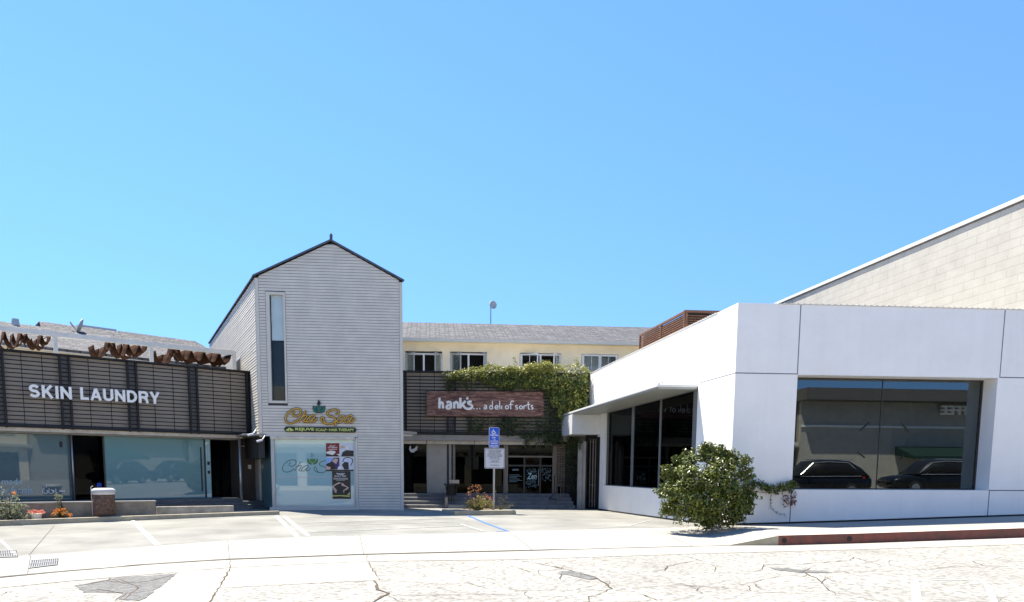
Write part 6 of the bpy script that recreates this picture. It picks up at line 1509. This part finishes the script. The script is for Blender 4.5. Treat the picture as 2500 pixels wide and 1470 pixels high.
for (xa, ya), (xb, yb), dens in (((1090, 930), (1205, 955), .5), ((1205, 930), (1345, 958), .9), ((1095, 925), (1330, 950), .8), ((1330, 950), (1425, 1062), 3.2), ((1145, 1020), (1180, 1055), .5), ((1170, 1025), (1260, 1050), .6), ((1230, 1020), (1340, 1068), 1.8), ((1275, 1060), (1345, 1088), .9), ((1330, 1055), (1372, 1085), 1.6)):
    for _ in range(int(110 * dens)):
        x, y = random.uniform(xa, xb), random.uniform(ya, yb); n = random.uniform(0, .16); u, z = HF.at(x, y, n); P, D = clump(HF.pt(u, n, z), .09, 6); leaves(md, P, D + np.array([0, -.5, .1]), .075, .55)
for x0, y0, x1, y1 in ((1100, 925, 1092, 955), (1140, 1020, 1150, 1058), (1180, 1020, 1178, 1060), (1300, 1060, 1285, 1090), (1340, 1060, 1350, 1085), (1235, 1020, 1225, 1050), (1160, 1030, 1140, 1040)):
    P = [HF.pt(*[(q[0], .06, q[1]) for q in [HF.at(x0 + (x1 - x0) * s + 3 * math.sin(s * 7), y0 + (y1 - y0) * s, .06)]][0]) for s in np.linspace(0, 1, 7)]; stm.tube(P, .012, 5)
    for p in P: q_, D = clump(p, .1, 8); leaves(md, q_, D, .07, .5)
part('hanging_foliage', md, M['vinedk'], vn); part('vine_stems', stm, M['stem'], vn)
m = MB()     # ivy clinging to the dark wall and the header box edge
for _ in range(420):
    x = random.uniform(1384, 1411); y = random.uniform(1072, 1200) if random.random() < .45 else random.uniform(1068, 1110)
    u, z = HF.at(x, y, .08); P, D = clump(HF.pt(u, .08 + random.random() * .1, z), .08, 5); leaves(m, P, D + np.array([0, -.5, 0]), .07, .5)
for _ in range(30):
    x = random.uniform(1410, 1420); y = random.uniform(1068, 1100); u, z = KF.at(x, y, .06); P, D = clump(KF.pt(u, .06, z), .05, 6); leaves(m, P, D, .05, .5)
o = single('wall_ivy', m, M['vinedk'], 'dark ivy clinging to the black wall left of the grey concrete column', 'ivy')
m = MB()
for _ in range(26):
    y = random.uniform(1018, 1062); u = uF - .02; p = WS.pt(u + random.uniform(0, .5), nC + .03, 0); z = onY(1366, y, p.y).z; P, D = clump((p.x, p.y, z), .07, 5, (.4, 1, 1)); leaves(m, P, D, .08, .5)
single('vine_sprig', m, M['vinedk'], 'loose vine sprigs touching the left end of the white header box', 'vine')
# ================================================================ ACROSS THE STREET (seen only as reflections and bounce light)
m = MB(); m.slab([(-34, -16), (60, -16), (60, -11), (-34, -11)], -.8, [road_z(-34) + .16, road_z(60) + .16, road_z(60) + .16, road_z(-34) + .16]); struct('opposite_sidewalk', m, M['walk'])
def facing(x0, y0, x1, y1): return Frame((x1, y1), (x0, y0))
OP = Frame((26.8, -12.4), (-26, -13.5))
oc = thing('opposite_cream_building', 'cream two-storey building across the street mirrored in the left shop glass', 'building', (0, -16, 0))
m = MB(); m.box(OP, 0, OP.L, -8, 0, -1, 8.5); part('wall', m, M['cream'], oc)
m = MB(); m.box(OP, -.1, OP.L + .1, -.3, .45, 3.5, 3.75); part('ledge', m, M['gutterw'], oc)
for i in range(16):
    u = 1.5 + i * 3.1; m = MB(); m.box(OP, u - .08, u + 1.48, -.1, .06, 4.6, 6.9); wf_ = part('window', m, M['whitemetal'], oc)
    m = MB(); m.box(OP, u, u + .68, .06, .07, 4.7, 6.8); m.box(OP, u + .74, u + 1.4, .06, .07, 4.7, 6.8); mk('pane', m, M['black'], WL[oc.name], wf_)
    m = MB(); m.box(OP, u - .4, u + 1.9, .002, .02, .3, 3.0); part('shopfront', m, M['dark'], oc)
OB = Frame((72, -9.0), (27.0, -12.0))
ob = thing('opposite_cafe_building', 'beige low building across the street with a dark overhang mirrored in the corner window', 'building', (50, -14, 0))
m = MB(); m.box(OB, 0, OB.L, -9, 0, -1, 7.0); part('wall', m, M['stonewall'], ob)
m = MB(); m.box(OB, -.2, OB.L + .3, -9, 1.3, 6.6, 7.4); part('overhang', m, M['slatdim'], ob)
m = MB(); m.box(OB, -.1, OB.L, .002, .12, 4.8, 4.95); part('band', m, M['whitemetal'], ob)
for k in range(3):
    m = MB(); m.box(OB, 4 + k * 9, 5 + k * 9, 0.01, .5, -.5, 6.4); part('pier', m, M['fascia2'], ob)
m = MB(); text_in(m, OB, 'COFFEE', 31.4, 35.0, 5.75, 6.4, .3, .45, .02); part('cafe_lettering', m, M['lettersw'], ob)
m = MB(); m.box8([OB.pt(32, .02, 2.9), OB.pt(38, .02, 2.9), OB.pt(38, 2.2, 2.6), OB.pt(32, 2.2, 2.6), OB.pt(32, .02, 3.5), OB.pt(38, .02, 3.5), OB.pt(38, 2.2, 2.8), OB.pt(32, 2.2, 2.8)][:8]); part('awning', m, M['awning'], ob)
def car(name, label, paint, loc, yaw, Lc=4.7, hh=1.68, group=None):
    """profile-lofted car body with greenhouse, wheels, lamps; x runs forward"""
    t = thing(name, label, 'car', (0, 0, 0), group); X = Frame((-Lc / 2, 0), (Lc / 2, 0))
    def ring(x, pts): return [Vector((x, y, z)) for y, z in pts]
    xs = [-2.32, -2.25, -1.9, -1.2, 0, 1.0, 1.7, 2.15, 2.33]; hw = [.78, .86, .91, .93, .94, .93, .90, .84, .72]; zb_ = [.42, .30, .24, .22, .22, .22, .24, .30, .45]; ztp = [.95, 1.02, 1.05, 1.04, 1.02, 1.0, .95, .86, .70]
    m = MB(); vs = []; k = 10
    for x, w_, a, b in zip(xs, hw, zb_, ztp):
        c = (a + b) / 2; h = (b - a) / 2
        for j in range(k * 2):
            q = 6.2832 * j / (2 * k); cy, cz = math.cos(q), math.sin(q); vs.append((x * Lc / 4.7, w_ * math.copysign(abs(cy) ** .45, cy), c + h * math.copysign(abs(cz) ** .5, cz)))
    K2 = 2 * k; fs = [(i * K2 + j, i * K2 + (j + 1) % K2, (i + 1) * K2 + (j + 1) % K2, (i + 1) * K2 + j) for i in range(len(xs) - 1) for j in range(K2)]
    fs += [tuple(range(K2))[::-1], tuple((len(xs) - 1) * K2 + j for j in range(K2))]; m.raw(vs, fs); part('body', m, paint, t, True)
    m = MB(); xs2 = [-2.2, -1.9, -1.3, -.2, .5, 1.25]; tp = [1.05, 1.42, hh - .04, hh, hh - .06, 1.02]; w2 = [.74, .70, .68, .68, .68, .76]; vs = []
    for x, z, w_ in zip(xs2, tp, w2): vs += [(x * Lc / 4.7, -.84, 1.0), (x * Lc / 4.7, -w_, max(1.01, z - .06)), (x * Lc / 4.7, -w_ + .12, z), (x * Lc / 4.7, w_ - .12, z), (x * Lc / 4.7, w_, max(1.01, z - .06)), (x * Lc / 4.7, .84, 1.0)]
    fs = [(i * 6 + j, i * 6 + (j + 1) % 6, (i + 1) * 6 + (j + 1) % 6, (i + 1) * 6 + j) for i in range(5) for j in range(6)] + [tuple(range(6))[::-1], tuple(30 + j for j in range(6))]; m.raw(vs, fs); part('cabin', m, M['black'], t, True)
    m = MB()
    for s in (-1, 1): m.tube([(-1.75 * Lc / 4.7, s * .76, 1.18), (-1.2 * Lc / 4.7, s * .70, hh - .12), (-.2, s * .71, hh - .08), (.5, s * .71, hh - .16), (1.15, s * .80, 1.08)], .022, 6); m.tube([(-1.75 * Lc / 4.7, s * .9, 1.03), (1.2, s * .92, 1.0)], .018, 6)
    part('window_trim', m, M['chrome'], t)
    m = MB()
    for s in (-1, 1): m.tube([(-1.6, s * .58, hh + .01), (.3, s * .58, hh + .03)], .02, 6)
    part('roof_rail', m, M['chrome'], t)
    for x in (-1.42, 1.42):
        for s in (-1, 1):
            m = MB(); m.tube([(x, s * .72, .34), (x, s * .95, .34)], .34, 24); wh_ = part('wheel', m, M['tyre'], t); m = MB(); m.tube([(x, s * .95, .34), (x, s * .965, .34)], .21, 14); mk('rim', m, M['rim'], WL[t.name], wh_)
    for s in (-1, 1):
        m = MB(); m.tube([(-2.28, s * .55, .92), (-2.05, s * .86, .95)], .07, 8); part('tail_lamp', m, M['lampred'], t); m = MB(); m.tube([(2.2, s * .5, .72), (2.0, s * .78, .78)], .07, 8); part('headlight', m, M['signwhite'], t)
        m = MB(); m.tube([(.85, s * .9, 1.08), (.85, s * 1.08, 1.1)], [.05, .09], 8); part('door_mirror', m, paint, t)
    t.location = (loc[0], loc[1], road_z(loc[0])); t.rotation_euler = (0, 0, yaw); return t
car('parked_car', 'black wagon parked across the street mirrored at the left of the corner window', M['carblack'], (19.4, 2.2), R(186), 5.1, 1.82, group='cars mirrored in the shop windows')
car('parked_car', 'black car parked across the street mirrored at the right of the corner window', M['carblack'], (25.4, 3.0), R(187), 5.1, 1.75, group='cars mirrored in the shop windows')
car('parked_car', 'white car parked across the street mirrored in the frosted spa window', M['carwhite'], (-11.5, -2.6), R(2), group='cars mirrored in the shop windows')
def tree(loc, hgt, rad, label):
    t = thing('street_tree', label, 'tree', loc); m = MB(); b = Vector(loc); top_ = b + Vector((0, 0, hgt * .45)); m.tube([b, b + Vector((.1, 0, hgt * .2)), top_], [.28, .22, .16], 8)
    tips = []
    for _ in range(26):
        d = Vector((random.gauss(0, 1), random.gauss(0, 1), random.uniform(-.2, 1.2))).normalized(); e = top_ + Vector((0, 0, rad * .5)) + d * rad * random.uniform(.5, 1); m.tube([top_, top_.lerp(e, .5) + Vector((0, 0, .2)), e], [.09, .05, .02], 5); tips.append(e)
    part('trunk', m, M['stem'], t); m = MB()
    for e in tips:
        P, D = clump(e, rad * .35, 90, (1, 1, .6)); leaves(m, P, D, .22, .5)
    part('crown', m, M['bush'], t)
tree((42.5, -6.2, 0.66), 8.5, 2.8, 'tree across the street mirrored in the frosted shop glass')
